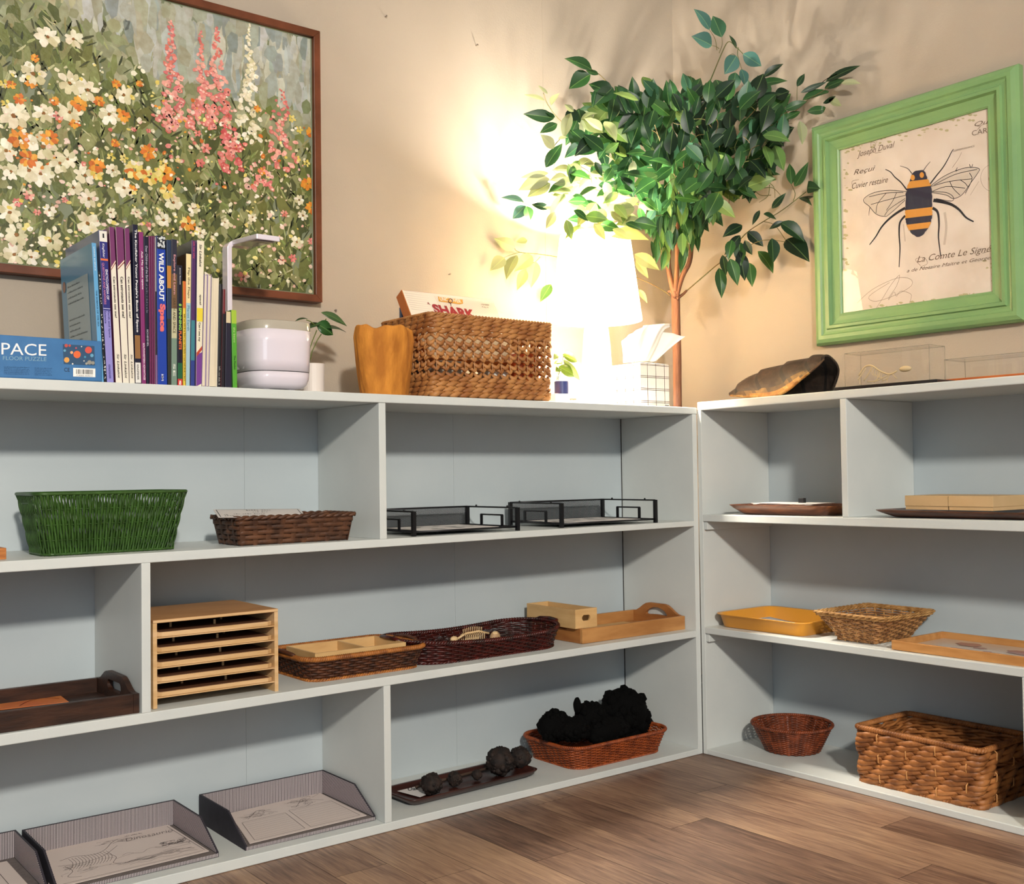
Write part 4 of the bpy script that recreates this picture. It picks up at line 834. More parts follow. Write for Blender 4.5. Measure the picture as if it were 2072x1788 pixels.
# tissue: folded sheet rising from the slot
low = [(1266, 734), (1276, 734), (1288, 734), (1300, 734), (1312, 734), (1324, 734)]
mid = [(1273, 716), (1280, 700), (1296, 698), (1316, 697), (1336, 700), (1350, 706)]
top_ = [(1279, 680), (1292, 664), (1312, 657), (1334, 655), (1349, 674), (1375, 684)]
up2 = [(1281, 676), (1296, 662), (1318, 656), (1352, 658), (1352, 670), (1377, 682)]
def crv(Pl, y0, ph, am_):
    L_ = smoothline([at(u, v, 'y', y0) for u, v in Pl], 6); return [p+Vector((0, am_*sin(ph+i*.55)+am_*.5*sin(i*1.3+ph*2), 0)) for i, p in enumerate(L_)]
rows = [crv(low, .118, 0, .003), crv(mid, .112, .5, .010), crv(top_, .106, 1.0, .016), crv(up2, .100, 1.4, .020)]
mb = MB(); mb.loft(rows, closed=False, cap0=False, cap1=False); mb.build('tissue', mat('tissue_paper', 'F4F0EA', .9), tis, True, smooth=True, solid=.0006, sub=1)
rows2 = [[p+Vector((.004, .014, 0)) for p in rows[0]], [p+Vector((.006, .018+.004*sin(i), -.004)) for i, p in enumerate(rows[1])], [p+Vector((-.004, .022+.006*sin(i*.8), -.010)) for i, p in enumerate(rows[2])]]
mb = MB(); mb.loft(rows2, closed=False, cap0=False, cap1=False); mb.build('tissue_fold', mat('tissue_paper', 'F4F0EA', .9), tis, True, smooth=True, solid=.0006, sub=1)
# ---------------------------------------------------------------- artificial tree in the corner behind the units
TX, TY = .115, .165
TD = depth((TX, TY, 1.3))
_e = at(1369, 700, 'y', TY); TX = _e.x; TD = depth((TX, TY, 1.3))
tree = thing('artificial_tree', 'artificial ficus tree with brown trunk and drooping green leaves in the corner', 'tree', (TX, TY, 0))
m_bark = mat('bark', '86593F', .7, var='5C3A2A', vs=16, stretch=(3, 3, .5), bump=1.0, bs=60)
def inroom(p):
    p = Vector(p); k = 0
    while (p.x > .297 or p.y > .343) and k < 60: p = CAM+(p-CAM)*.995; k += 1
    return p
def T(u, v, dd=0): return inroom(atd(u, v, TD+dd))
def c7(X, Y): return 980+X/2.656, Y/2.656
tk = MB(); zf = T(1369, 590).z
trunk = [(TX, TY, .12), (TX, TY, .5), (TX, TY, 1.0), T(1370, 720), T(1368, 650), T(1367, 600), T(1365, 575)]
tk.tube(smoothline(trunk, 4), .0135, 12); 
for P, r0_, r1_ in (([(1367, 600), (1358, 570), (1352, 530), (1358, 480), (1368, 420), (1378, 370)], .009, .006), ([(1368, 600), (1380, 560), (1395, 530), (1400, 490), (1404, 450), (1408, 380)], .0085, .006), ([(1366, 590), (1370, 540), (1371, 450), (1376, 385), (1384, 340), (1392, 290)], .008, .005), ([(1367, 602), (1358, 590), (1352, 590)], .005, .0035), ([(1370, 604), (1382, 595), (1389, 588)], .005, .0035)):
    tk.tube(smoothline([T(u, v, .01*i-.02) for i, (u, v) in enumerate(P)], 4), r0_, 9, r1=r1_)
tk.build('trunk', m_bark, tree, True, smooth=True)
MB().lathe([(.07, 0), (.078, .01), (.088, .16), (.092, .165), (.092, .18), (.082, .18), (.08, .15)], 36).build('pot', mat('nursery_pot', '2A2A2C', .5), tree)
MB().lathe([(.079, .13), (.079, .15)], 30).build('soil', mat('moss', '4A4A2A', .9, var='2E2E1C', vs=60), tree)
TONE = {'d': ('1C3C26', '22462B', '183421', '294F30'), 'g': ('2F5E34', '376838', '3F7038', '2B5630'), 'l': ('6C8C48', '5C8246', '7C9858'), 't': ('4F7F78', '5A8680', '487670'), 'p': ('A3AC84', 'AEB592', '929E74'), 'b': ('3A6A4E', '44745A', '38644C')}  # pale 'p' greens also hold the lamplight on leaves near the lamp
rl = random.Random(21); fo = MB(); tw = MB()
def vn(): return (-_fw+Vector((rl.uniform(-.5, .5), rl.uniform(-.5, .5), rl.uniform(-.1, .7)))).normalized()
def LF(a, b, tone, wr=.52, dd=None, sk=.02, n=None):
    (u0, v0), (u1, v1) = c7(*a), c7(*b); dd = rl.uniform(-.25, -.05) if dd is None else dd
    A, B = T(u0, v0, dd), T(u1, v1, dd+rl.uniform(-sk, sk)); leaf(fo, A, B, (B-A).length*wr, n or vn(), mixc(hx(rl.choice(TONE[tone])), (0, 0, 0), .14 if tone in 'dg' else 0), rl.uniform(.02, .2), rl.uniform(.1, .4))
def TW(P, dd=-.15, r=.0016, d1=None):
    k = len(P); tw.tube(smoothline([T(*c7(*p), dd+((d1-dd)*i/(k-1) if d1 is not None else 0)) for i, p in enumerate(P)], 4), r, 5, r1=r*.6)
for P, d0, d1, r in (([(1170, 530), (1220, 420), (1270, 300), (1310, 225), (1350, 250), (1390, 290)], -.12, -.12, .002), ([(1250, 270), (1240, 210), (1210, 160)], -.12, -.12, .0012), ([(1262, 285), (1278, 240), (1276, 200)], -.12, -.12, .0012), ([(1262, 262), (1245, 250), (1222, 245)], -.12, -.12, .0012), ([(1365, 255), (1362, 300), (1385, 375)], -.12, -.12, .0012), ([(1310, 300), (1335, 290), (1350, 300)], -.12, -.12, .001),
    ([(1040, 1050), (900, 760), (760, 560), (700, 490), (630, 410), (575, 372)], 0, -.25, .002), ([(960, 1050), (700, 860), (560, 780), (480, 700), (400, 640), (340, 560), (318, 500)], 0, -.3, .002), ([(980, 1150), (760, 1080), (520, 990), (440, 960), (375, 920), (385, 850), (375, 790), (405, 750)], 0, -.32, .002), ([(360, 970), (300, 965), (250, 970)], -.3, -.3, .0012),
    ([(960, 1200), (700, 1170), (440, 1150), (350, 1130), (250, 1105), (205, 1085)], 0, -.2, .0018), ([(1000, 1590), (960, 1560), (840, 1500), (600, 1420), (330, 1370), (190, 1355), (160, 1330)], 0, .12, .0016), ([(300, 1380), (270, 1410), (255, 1400)], .12, .12, .001), ([(190, 1355), (140, 1370), (105, 1385)], .12, .12, .001),
    ([(1085, 1565), (1230, 1440), (1290, 1390), (1400, 1260), (1500, 1190), (1600, 1130), (1730, 1030)], 0, -.06, .002), ([(1660, 1080), (1670, 1040), (1650, 990)], -.05, -.05, .0012), ([(1380, 1340), (1500, 1290), (1620, 1300)], -.05, -.12, .0014), ([(1500, 1190), (1560, 1210), (1620, 1290)], -.06, -.12, .0012),
    ([(1130, 1000), (1380, 820), (1500, 700), (1640, 620), (1760, 520), (1850, 440), (1900, 400)], 0, -.25, .002), ([(1400, 650), (1480, 560), (1500, 490), (1500, 420)], -.2, -.2, .0014), ([(1560, 640), (1700, 560), (1850, 470)], -.2, -.25, .0013), ([(1680, 560), (1680, 500), (1682, 465)], -.2, -.2, .001),
    ([(1060, 1000), (1005, 930), (1030, 1120)], -.05, -.05, .0022), ([(920, 1160), (990, 1160), (1040, 1240)], -.22, -.1, .0013), ([(1080, 1000), (1180, 900), (1280, 760)], -.05, -.2, .0022), ([(1050, 1000), (960, 800), (900, 620)], -.05, -.2, .002), ([(1070, 980), (1100, 760), (1120, 560)], -.05, -.15, .002), ([(1090, 1000), (1300, 900), (1480, 850)], -.02, -.2, .002)):
    TW(P, d0, r, d1)
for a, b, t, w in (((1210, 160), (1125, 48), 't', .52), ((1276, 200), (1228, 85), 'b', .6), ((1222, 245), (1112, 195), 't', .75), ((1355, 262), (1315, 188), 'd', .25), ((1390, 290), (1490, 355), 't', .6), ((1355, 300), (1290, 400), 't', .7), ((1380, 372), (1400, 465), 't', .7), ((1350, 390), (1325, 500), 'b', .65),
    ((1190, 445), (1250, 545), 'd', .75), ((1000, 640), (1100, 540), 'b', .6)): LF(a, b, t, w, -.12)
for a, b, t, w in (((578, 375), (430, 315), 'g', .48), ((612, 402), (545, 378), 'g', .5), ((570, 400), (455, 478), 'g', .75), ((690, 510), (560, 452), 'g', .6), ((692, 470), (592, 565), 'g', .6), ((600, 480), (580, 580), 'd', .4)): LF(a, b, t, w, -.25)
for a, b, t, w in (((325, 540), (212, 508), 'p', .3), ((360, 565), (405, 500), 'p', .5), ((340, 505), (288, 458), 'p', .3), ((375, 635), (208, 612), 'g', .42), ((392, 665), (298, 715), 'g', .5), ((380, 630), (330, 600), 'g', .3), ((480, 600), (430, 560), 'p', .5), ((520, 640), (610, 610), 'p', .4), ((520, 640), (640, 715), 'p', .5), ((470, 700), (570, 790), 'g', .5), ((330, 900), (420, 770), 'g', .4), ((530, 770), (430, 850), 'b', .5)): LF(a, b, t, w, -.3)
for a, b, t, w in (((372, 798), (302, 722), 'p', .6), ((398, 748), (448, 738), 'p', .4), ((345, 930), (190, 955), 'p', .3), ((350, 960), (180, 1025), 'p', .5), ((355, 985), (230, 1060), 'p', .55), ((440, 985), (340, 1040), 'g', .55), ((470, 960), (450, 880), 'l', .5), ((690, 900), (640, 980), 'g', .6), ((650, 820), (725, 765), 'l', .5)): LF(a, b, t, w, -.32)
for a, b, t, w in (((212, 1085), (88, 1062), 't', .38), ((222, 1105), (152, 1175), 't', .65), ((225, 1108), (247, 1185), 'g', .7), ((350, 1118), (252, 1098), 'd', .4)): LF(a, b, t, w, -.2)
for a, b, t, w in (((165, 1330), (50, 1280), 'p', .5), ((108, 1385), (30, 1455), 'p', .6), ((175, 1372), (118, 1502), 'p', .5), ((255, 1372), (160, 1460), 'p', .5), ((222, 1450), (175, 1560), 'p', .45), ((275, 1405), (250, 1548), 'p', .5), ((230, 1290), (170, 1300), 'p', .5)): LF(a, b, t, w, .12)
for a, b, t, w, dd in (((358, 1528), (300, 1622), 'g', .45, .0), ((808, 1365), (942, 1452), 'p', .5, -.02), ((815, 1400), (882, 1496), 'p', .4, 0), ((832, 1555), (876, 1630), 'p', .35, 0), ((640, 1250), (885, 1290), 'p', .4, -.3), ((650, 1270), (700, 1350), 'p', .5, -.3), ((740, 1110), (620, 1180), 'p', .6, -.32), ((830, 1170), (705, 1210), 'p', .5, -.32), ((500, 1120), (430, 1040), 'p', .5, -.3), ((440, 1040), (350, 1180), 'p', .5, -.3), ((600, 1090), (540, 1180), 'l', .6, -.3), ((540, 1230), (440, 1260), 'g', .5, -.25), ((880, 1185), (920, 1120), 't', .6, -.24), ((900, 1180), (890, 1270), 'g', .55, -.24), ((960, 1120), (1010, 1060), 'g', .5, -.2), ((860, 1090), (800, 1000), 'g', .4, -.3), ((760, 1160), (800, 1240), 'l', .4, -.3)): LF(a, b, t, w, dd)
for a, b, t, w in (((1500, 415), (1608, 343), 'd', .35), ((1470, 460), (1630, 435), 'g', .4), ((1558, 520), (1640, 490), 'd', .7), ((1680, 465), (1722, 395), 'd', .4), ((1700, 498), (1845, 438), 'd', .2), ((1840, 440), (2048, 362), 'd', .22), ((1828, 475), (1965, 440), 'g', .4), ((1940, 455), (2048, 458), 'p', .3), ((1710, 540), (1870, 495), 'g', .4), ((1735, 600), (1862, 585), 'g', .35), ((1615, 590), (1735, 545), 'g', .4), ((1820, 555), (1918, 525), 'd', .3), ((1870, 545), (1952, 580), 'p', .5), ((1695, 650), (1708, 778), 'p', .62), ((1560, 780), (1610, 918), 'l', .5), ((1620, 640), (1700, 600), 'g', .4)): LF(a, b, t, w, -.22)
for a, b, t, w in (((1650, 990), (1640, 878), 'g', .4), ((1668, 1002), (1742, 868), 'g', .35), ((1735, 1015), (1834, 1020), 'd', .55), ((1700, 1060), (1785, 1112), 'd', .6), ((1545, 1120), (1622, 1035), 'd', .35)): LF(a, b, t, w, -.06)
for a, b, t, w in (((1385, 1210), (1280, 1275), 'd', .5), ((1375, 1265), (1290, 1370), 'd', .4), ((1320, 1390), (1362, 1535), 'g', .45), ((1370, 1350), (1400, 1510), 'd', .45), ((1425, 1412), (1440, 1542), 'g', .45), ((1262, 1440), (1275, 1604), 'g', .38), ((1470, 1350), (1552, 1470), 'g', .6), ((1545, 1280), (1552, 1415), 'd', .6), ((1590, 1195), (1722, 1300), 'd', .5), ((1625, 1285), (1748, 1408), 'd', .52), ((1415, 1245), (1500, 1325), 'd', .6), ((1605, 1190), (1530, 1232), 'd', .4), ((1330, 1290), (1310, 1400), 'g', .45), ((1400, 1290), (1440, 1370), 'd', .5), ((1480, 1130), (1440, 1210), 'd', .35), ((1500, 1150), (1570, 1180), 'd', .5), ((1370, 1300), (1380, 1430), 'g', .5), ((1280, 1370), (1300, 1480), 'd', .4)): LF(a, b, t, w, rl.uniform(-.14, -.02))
poly7 = [(560, 560), (700, 540), (860, 450), (960, 520), (1060, 430), (1130, 470), (1260, 460), (1400, 520), (1480, 450), (1600, 560), (1620, 700), (1560, 860), (1500, 990), (1330, 1090), (1280, 1170), (1100, 1230), (1000, 1100), (900, 1040), (760, 1010), (640, 900), (480, 780), (430, 660)]
def inside(x, y, P):
    c = False; j = len(P)-1
    for i in range(len(P)):
        if (P[i][1] > y) != (P[j][1] > y) and x < (P[j][0]-P[i][0])*(y-P[i][1])/(P[j][1]-P[i][1])+P[i][0]: c = not c
        j = i
    return c
k = 0
while k < 390:
    x, y = rl.uniform(430, 1620), rl.uniform(430, 1230)
    if not inside(x, y, poly7): continue
    k += 1; L_ = rl.uniform(105, 165)
    out = math.atan2(y-1050, x-1050); a = out+rl.uniform(-.9, .9) if rl.random() < .45 else rl.uniform(.7, 2.5)
    edge = y < 620
    if edge and rl.random() < .5: a = out+rl.uniform(-.5, .5)
    dd = rl.uniform(-.38, .12) if x < 1300 else rl.uniform(-.3, .05)
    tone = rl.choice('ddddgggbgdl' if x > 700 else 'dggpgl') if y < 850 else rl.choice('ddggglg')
    LF((x-.4*L_*cos(a), y-.4*L_*sin(a)), (x+.6*L_*cos(a), y+.6*L_*sin(a)), tone, rl.uniform(.42, .6), dd, .03)
for k in range(75):     # leaves hanging around the trunk
    x, y = rl.uniform(880, 1270), rl.uniform(950, 1330)
    if x > 1130 and y > 1240 or x < 960 and y > 1250: continue
    L_ = rl.uniform(95, 140); a = pi/2+rl.uniform(-.45, .45); LF((x, y-.4*L_), (x+.6*L_*cos(a), y+.6*L_*sin(a)), rl.choice('glggbdl'), rl.uniform(.22, .45), rl.uniform(-.25, .0))
for k in range(60):     # drapes hanging down along the stems
    y = rl.uniform(1020, 1400); q = (y-1020)/380; x = rl.choice((rl.uniform(885, 985+40*(1-q)), rl.uniform(1060, 1150-20*q), rl.uniform(900, 1140)))
    L_ = rl.uniform(95, 140); a = pi/2+rl.uniform(-.35, .35); LF((x, y-.4*L_), (x+.6*L_*cos(a), y+.6*L_*sin(a)), rl.choice('gglgbd'), rl.uniform(.25, .45), rl.uniform(-.16, -.02))
for P, d0 in (([(1010, 1000), (960, 1100), (940, 1250), (955, 1380)], -.1), ([(1080, 1000), (1120, 1120), (1110, 1260), (1100, 1340)], -.1), ([(980, 1050), (1010, 1200), (1000, 1330)], -.12)): TW(P, d0, .0014)
for k in range(70):     # cluster over the lamp, lamplight bleaching put into its pale leaf colours
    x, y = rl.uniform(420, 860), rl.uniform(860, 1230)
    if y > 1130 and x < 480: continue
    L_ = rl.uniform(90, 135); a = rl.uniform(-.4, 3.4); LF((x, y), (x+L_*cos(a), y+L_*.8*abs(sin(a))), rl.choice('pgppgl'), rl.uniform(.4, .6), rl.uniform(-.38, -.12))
for a, b, t, w in (((640, 1120), (610, 1215), 'p', .5), ((700, 1100), (770, 1180), 'l', .5), ((560, 1130), (500, 1220), 'p', .5), ((480, 1130), (560, 1190), 'g', .5), ((690, 1230), (780, 1290), 'p', .45), ((520, 1210), (430, 1290), 'l', .45), ((590, 1200), (650, 1290), 'p', .5), ((380, 1140), (330, 1230), 'p', .5), ((440, 1180), (470, 1290), 'l', .45), ((760, 1200), (850, 1240), 'g', .4)): LF(a, b, t, w, rl.uniform(-.4, -.33))  # leaves before the shade top, lamplight likewise put into pale tones
for k in range(34): 
    x, y = rl.uniform(480, 1560), rl.uniform(560, 1050); a = rl.uniform(0, 6.28); TW([(x, y), (x+60*cos(a), y+60*sin(a)), (x+110*cos(a+.4), y+110*sin(a+.4))], rl.uniform(-.3, -.05), .0013)
for m_ in (fo, tw):
    m_.v = [(min(x, .3075 if y > -.2 else .268), min(y, .3575), z) for x, y, z in m_.v]
tw.build('twigs', mat('twig', '6B5232', .7, var='4A5A2A', vs=14), tree, True, smooth=True)
fo.build('foliage', m_leaf, tree, True, smooth=True)
# ---------------------------------------------------------------- things on the shelves of the left unit
def hz(x, y, v):
    lo, hi = -1, 3
    for _ in range(50):
        m_ = (lo+hi)/2; q = Vector((x, y, m_))-CAM; vv = 894-FPX*q.dot(_u2)/q.dot(_fw)
        if vv > v: lo = m_
        else: hi = m_
    return lo
def s1(x): return z1(x)+.0003
def s2(x): return z2(x)+.0003
def s0(x): return z0(x)+.0003
# green basket
gb = thing('storage_basket', 'green plastic wicker basket on the upper shelf under the books', 'basket', (-1.651, .117, s1(-1.65)))
hg = at(385, 993, 'y', .035).z-s1(-1.5)
m_gr = mat('green_plastic_weave', '35571E', .42, var='264212', vs=50)
gbase, gtop = (.258, .116, .02), (.302, .160, .022)
def dip(s, t): return -.012*max(0, 1-abs((s-.875)/.05))*t if s > .8 else 0
pos, nrm = outline(gbase, gtop, hg)
mb = MB(); n_ = 144
for k in range(n_):
    s = k/n_; mb.tube([pos(s, i/24, .0016*cos(pi*i/6+pi*(k % 2))) for i in range(25)], 1, 5, flat=[(.0012, .0019+.0012*abs(cos(pi*i/6))) for i in range(25)], N=[nrm(s)]*25)
mb.build('upright_strands', m_gr, gb, smooth=True)
mb = MB()
for t in (.25, .5, .75): mb.tube([pos(i/120, t, 0) for i in range(120)], .0011, 5, closed=True)
mb.build('cross_wires', m_gr, gb, smooth=True)
mb = MB(); mb.tube([pos(i/120, 1, 0) for i in range(120)], .0034, 8, closed=True).tube([pos(i/120, .025, 0) for i in range(120)], .0026, 8, closed=True); mb.build('rim', m_gr, gb, smooth=True)
basebox(MB(), gbase).build('base', m_gr, gb)
for sg in (-1, 1):      # pale handle liner cut into each short side
    mb = MB(); mb.tube([(sg*.149, -.024, hg-.006), (sg*.147, -.022, hg-.018), (sg*.147, .022, hg-.018), (sg*.149, .024, hg-.006)], .0022, 6); mb.build('handle', m_gr, gb, smooth=True)
# wooden block at the left edge
e = at(13, 1131, 'y', .05); h_ = at(13, 1108, 'y', .05).z-s1(e.x)
tag(recenter(MB().box(e.x-.06, e.x, .05, .10, s1(e.x-.06), s1(e.x)+h_).build('wooden_block', mat('orange_wood', 'C57F3C', .5, var='9C5A26', vs=30, stretch=(1, 4, 4)), bevel=.001), (e.x-.03, .075, s1(e.x))), 'orange wooden block at the left edge of the upper shelf', 'block')
# brown chip basket with a card
bb = thing('chip_basket', 'low dark brown split-wood basket holding a printed card, upper shelf', 'basket', (-1.256, .10, s1(-1.256)))
hb_ = at(560, 1047, 'y', .035).z-s1(-1.27)+.003
bbase, btop = (.262, .112, .008), (.290, .146, .010)
m_ch = mat('split_wood_brown', '5F3B24', .55, var='3A2215', vs=30, bump=.5, bs=120)
pos, nrm = outline(bbase, btop, hb_)
mb = MB(); weavers(mb, pos, nrm, 5, .02, .90, 26, .0013, .0008, .0056, spp=8, sides=6); mb.build('weavers', m_ch, bb, smooth=True)
mb = MB(); stakes(mb, pos, nrm, 26, 1, 0, .97, flat=(.0009, .0062)); mb.build('stakes', m_ch, bb)
mb = MB(); rope(mb, pos, nrm, .985, 22, .0030, .0022, .0020, .0036); mb.build('rim', m_ch, bb, smooth=True)
basebox(MB(), bbase).build('base', m_ch, bb)
def sheet(name, P4, label, cat, mtl, th=.0006, group=None):
    """thin rectangle from four room corners (front left, front right, back right, back left)"""
    P4 = [Vector(p) for p in P4]; nn = (P4[1]-P4[0]).cross(P4[3]-P4[0]).normalized()
    c = (P4[0]+P4[1]+P4[2]+P4[3])/4; t = thing(name, label, cat, tuple(c), 0, group)
    MB().hexa([p for p in P4]+[p+nn*th for p in P4]).build('sheet', mtl, t, True)
    def Q(a, b, off=.0003): return P4[0]+(P4[1]-P4[0])*a+(P4[3]-P4[0])*b+(P4[2]-P4[1]-P4[3]+P4[0])*a*b+nn*(th+off)
    return t, Q, nn
m_paper = mat('paper_white', 'D6D0CB', .7)
zf_ = s1(-1.3)+hb_+.004
fl = at(441.7, 1047, 'y', .03); fr_ = at(620, 1045.6, 'y', .03); bl_ = at(431, 1031, 'y', .15); br_ = at(606, 1029.6, 'y', .15)
cdh, Q, nn = sheet('card', [fl, fr_, br_, bl_], 'white card with a black border lying tilted in the brown split-wood basket', 'card', m_paper)
mb = MB()
for a, b in (((.03, .04), (.03, .95)), ((.03, .95), (.97, .95)), ((.97, .95), (.97, .04))): ribbon(mb, [Q(*a), Q(*b)], .0016, nn)
def qt(mb, s, a0, b0, a1, h, sh=0, bold=.01, QQ=None):
    QQ = QQ or Q; o = QQ(a0, b0, .0005); text(mb, s, o, QQ(a1, b0, .0005)-o, QQ(a0, b0+h, .0005)-o, sh, bold)
for k, (a0, b0, a1, h0) in enumerate(((.36, .80, .66, .08), (.42, .58, .62, .07), (.08, .30, .15, .07), (.19, .34, .55, .07), (.08, .12, .2, .07), (.25, .12, .52, .07))):
    o = Q(a0, b0, .0005); greek(mb, o, Q(a1, b0, .0005)-o, Q(a0, b0+h0, .0005)-o, k)
mb.build('printing', m_blk, cdh, True)
# black mesh letter trays
m_bk = mat('black_wire', '0C0C10', .35)
def mesh_tray(xa, xb, ya, yb, v_lab, htop, lab):
    cx_ = (xa+xb)/2; zb_ = s1(cx_); t = thing('letter_tray', lab, 'letter tray', (cx_, (ya+yb)/2, zb_), 0, 'black mesh letter trays'); w = (xb-xa)/2; d = (yb-ya)/2; H = htop-zb_
    mb = MB(); zf = .010
    for y in (-d, d): mb.tube([(-w, y, zf), (w, y, zf)], .0024, 6)
    for x in (-w, w): mb.tube([(x, -d, zf), (x, d, zf)], .0024, 6)
    mb.tube([(-w, d, H), (w, d, H)], .0024, 6)
    mb.build('frame_rails', m_bk, t, smooth=True)
    for sx_ in (-1, 1):
        mb = MB(); x = sx_*w
        for y in (-d, d): mb.box(x-.0045, x+.0045, y-.0045, y+.0045, .0002, H+.001)
        mb.tube([(x, -d, H), (x, d, H)], .0022, 6)
        for y in (-.045, .045): mb.box(x-.0015, x+.0015, y-.0045, y+.0045, zf, H*.66)
        mb.tube([(x, -.048, H*.66), (x, .048, H*.66)], .0022, 6)
        for y in (-d*.62, d*.62): mb.ball((x, y, H+.003), .0028, 8, 6)
        mb.build('end_frame', m_bk, t)
    mb = MB(); st_ = .0042; k = 0; hgt = H-zf-.001
    x = -w-hgt
    while x < w:
        for sg in (1, -1):
            x0_, x1_ = x, x+hgt; z0_, z1_ = (zf, H) if sg == 1 else (H, zf)
            a0_ = max(x0_, -w); a1_ = min(x1_, w)
            if a1_ > a0_:
                f0 = (a0_-x0_)/hgt; f1 = (a1_-x0_)/hgt; mb.tube([(a0_, d, z0_+(z1_-z0_)*f0), (a1_, d, z0_+(z1_-z0_)*f1)], .0006, 4)
        x += st_
    mb.build('back_mesh', m_bk, t)
    mb = MB(); st_ = .006; D2 = 2*d; x = -w-D2
    while x < w:
        for sg in (1, -1):
            x0_, x1_ = x, x+D2; y0_, y1_ = (-d, d) if sg == 1 else (d, -d); a0_ = max(x0_, -w); a1_ = min(x1_, w)
            if a1_ > a0_:
                f0 = (a0_-x0_)/D2; f1 = (a1_-x0_)/D2; mb.tube([(a0_, y0_+(y1_-y0_)*f0, zf), (a1_, y0_+(y1_-y0_)*f1, zf)], .0007, 4)
        x += st_
    mb.build('floor_mesh', m_bk, t); return t, zb_+zf+.0012
m_pgrey = mat('paper_grey', 'B9B7B4', .6, var='8F8E8C', vs=16)
t1, zz1 = mesh_tray(-.958, -.645, .026, .245, 0, at(840, 1035, 'y', .026).z, 'black wire mesh letter tray next to the divider, left of the two')
t2, zz2 = mesh_tray(-.4975, -.149, .026, .245, 0, at(1138, 1018.5, 'y', .026).z, 'black wire mesh letter tray near the right end panel, right of the two')
for xa, xb, z_, lab in ((-.93, -.69, zz1, 'patterned grey and white sheet in the left mesh tray'), (-.47, -.19, zz2, 'patterned grey and white sheet in the right mesh tray')):
    c_, Q, nn = sheet('paper', [(xa, .04, z_), (xb, .045, z_), (xb-.005, .215, z_+.001), (xa+.005, .21, z_+.001)], lab, 'paper', m_paper)
    mb = MB(); rr = random.Random(int(-xa*100))
    for k in range(12):
        a, b = rr.uniform(.1, .9), rr.uniform(.15, .85); r_ = rr.uniform(.03, .09); mb.poly([Q(a+r_*cos(q*pi/4)*rr.uniform(.6, 1.2), b+1.3*r_*sin(q*pi/4), .0003+.00003*k) for q in range(8)])
    mb.build('printing', m_pgrey, c_, True)
# arched wall with a handle hole, used by the wooden trays: outline in (a, z) lying on plane x = c
def arch_wall(P, hole, x, th, name, m_, par):
    """P: outline points (y, z); hole: points (y, z)"""
    cu = bpy.data.curves.new('w', 'CURVE'); cu.dimensions = '2D'; cu.fill_mode = 'BOTH'; cu.extrude = th/2
    for Pl in (P, hole):
        sp_ = cu.splines.new('POLY'); sp_.points.add(len(Pl)-1)
        for k, (y, z) in enumerate(Pl): sp_.points[k].co = (y, z, 0, 1)
        sp_.use_cyclic_u = True
    o = bpy.data.objects.new('w', cu); S.collection.objects.link(o); ev = o.evaluated_get(bpy.context.evaluated_depsgraph_get()); me = ev.to_mesh()
    V = [Vector((x+v.co.z, v.co.x, v.co.y)) for v in me.vertices]; F = [tuple(p.vertices) for p in me.polygons]; ev.to_mesh_clear(); bpy.data.objects.remove(o); bpy.data.curves.remove(cu)
    mb = MB(); mb.v = [tuple(v) for v in V]; mb.f = F; mb.c = [None]*len(F); return mb.build(name, m_, par, True)
# dark wooden tray
m_dw = mat('dark_walnut', '3D2417', .42, var='24140D', vs=12, stretch=(1, 5, 5), bump=.2)
dx1 = at(281, 1430, 'y', .012).x; dx0 = dx1-.42; dz = s2(-1.75)
dt = thing('serving_tray', 'dark walnut serving tray with arched handle holes, cut by the left edge', 'tray', ((dx0+dx1)/2, .13, dz))
hw_ = at(281, 1402, 'y', .012).z-dz; yb_ = .248
MB().box(dx0+.008, dx1-.008, .018, yb_-.008, dz+.003, dz+.009).build('tray_floor', m_dw, dt, True)
MB().box(dx0+.011, dx1-.011, .010, .020, dz, dz+hw_).build('front_wall', m_dw, dt, True, bevel=.001)
MB().box(dx0+.011, dx1-.011, yb_-.010, yb_, dz, dz+hw_).build('back_wall', m_dw, dt, True, bevel=.001)
def archP(y0, y1, z, hl, hp, n=10):
    L_ = y1-y0; P = [(y0, z), (y1, z), (y1, z+hl)]
    for k in range(n+1):
        a = k/n; P.append((y1-L_*(.04+.28*a), z+hl+(hp-hl)*(.5-.5*cos(pi*a))))
    for k in range(n+1):
        a = k/n; P.append((y0+L_*(.34-.28*a), z+hl+(hp-hl)*(.5+.5*cos(pi*a))))
    P.append((y0, z+hl)); return P
def slot(yc, zc, w, h, n=8):
    return [(yc+(w-h)*math.copysign(1, cos(a))*.5+h*.5*cos(a), zc+h*.5*sin(a)) for a in [2*pi*k/(2*n)+.01 for k in range(2*n)]]
hp_ = hz(dx1, .13, 1361)-dz
for x in (dx0+.0055, dx1-.0055): arch_wall(archP(.010, yb_, dz, hw_, hp_), slot(.129, dz+hp_-.026, .085, .022), x, .011, 'end_wall', m_dw, dt)
zc_ = dz+.0098
c0 = [at(-60, 1443, 'z', zc_), at(139, 1420, 'z', zc_), at(107, 1396, 'z', zc_), at(-60, 1413, 'z', zc_)]
cr, Q, nn = sheet('card', c0, 'orange glossy picture card lying in the dark walnut tray', 'card', mat('orange_print', 'EA9440', .3, var='D4703C', vs=6, coat=.3), .0008)
mb = MB(); mb.poly([Q(.72+.035*cos(a*pi/6), .62+.09*sin(a*pi/6)) for a in range(12)]); ribbon(mb, smoothline([Q(.5, .1), Q(.62, .35), Q(.8, .45), Q(.95, .3)]), .0025, nn); mb.build('printing', mat('print_red', '6E2418', .4), cr, True)
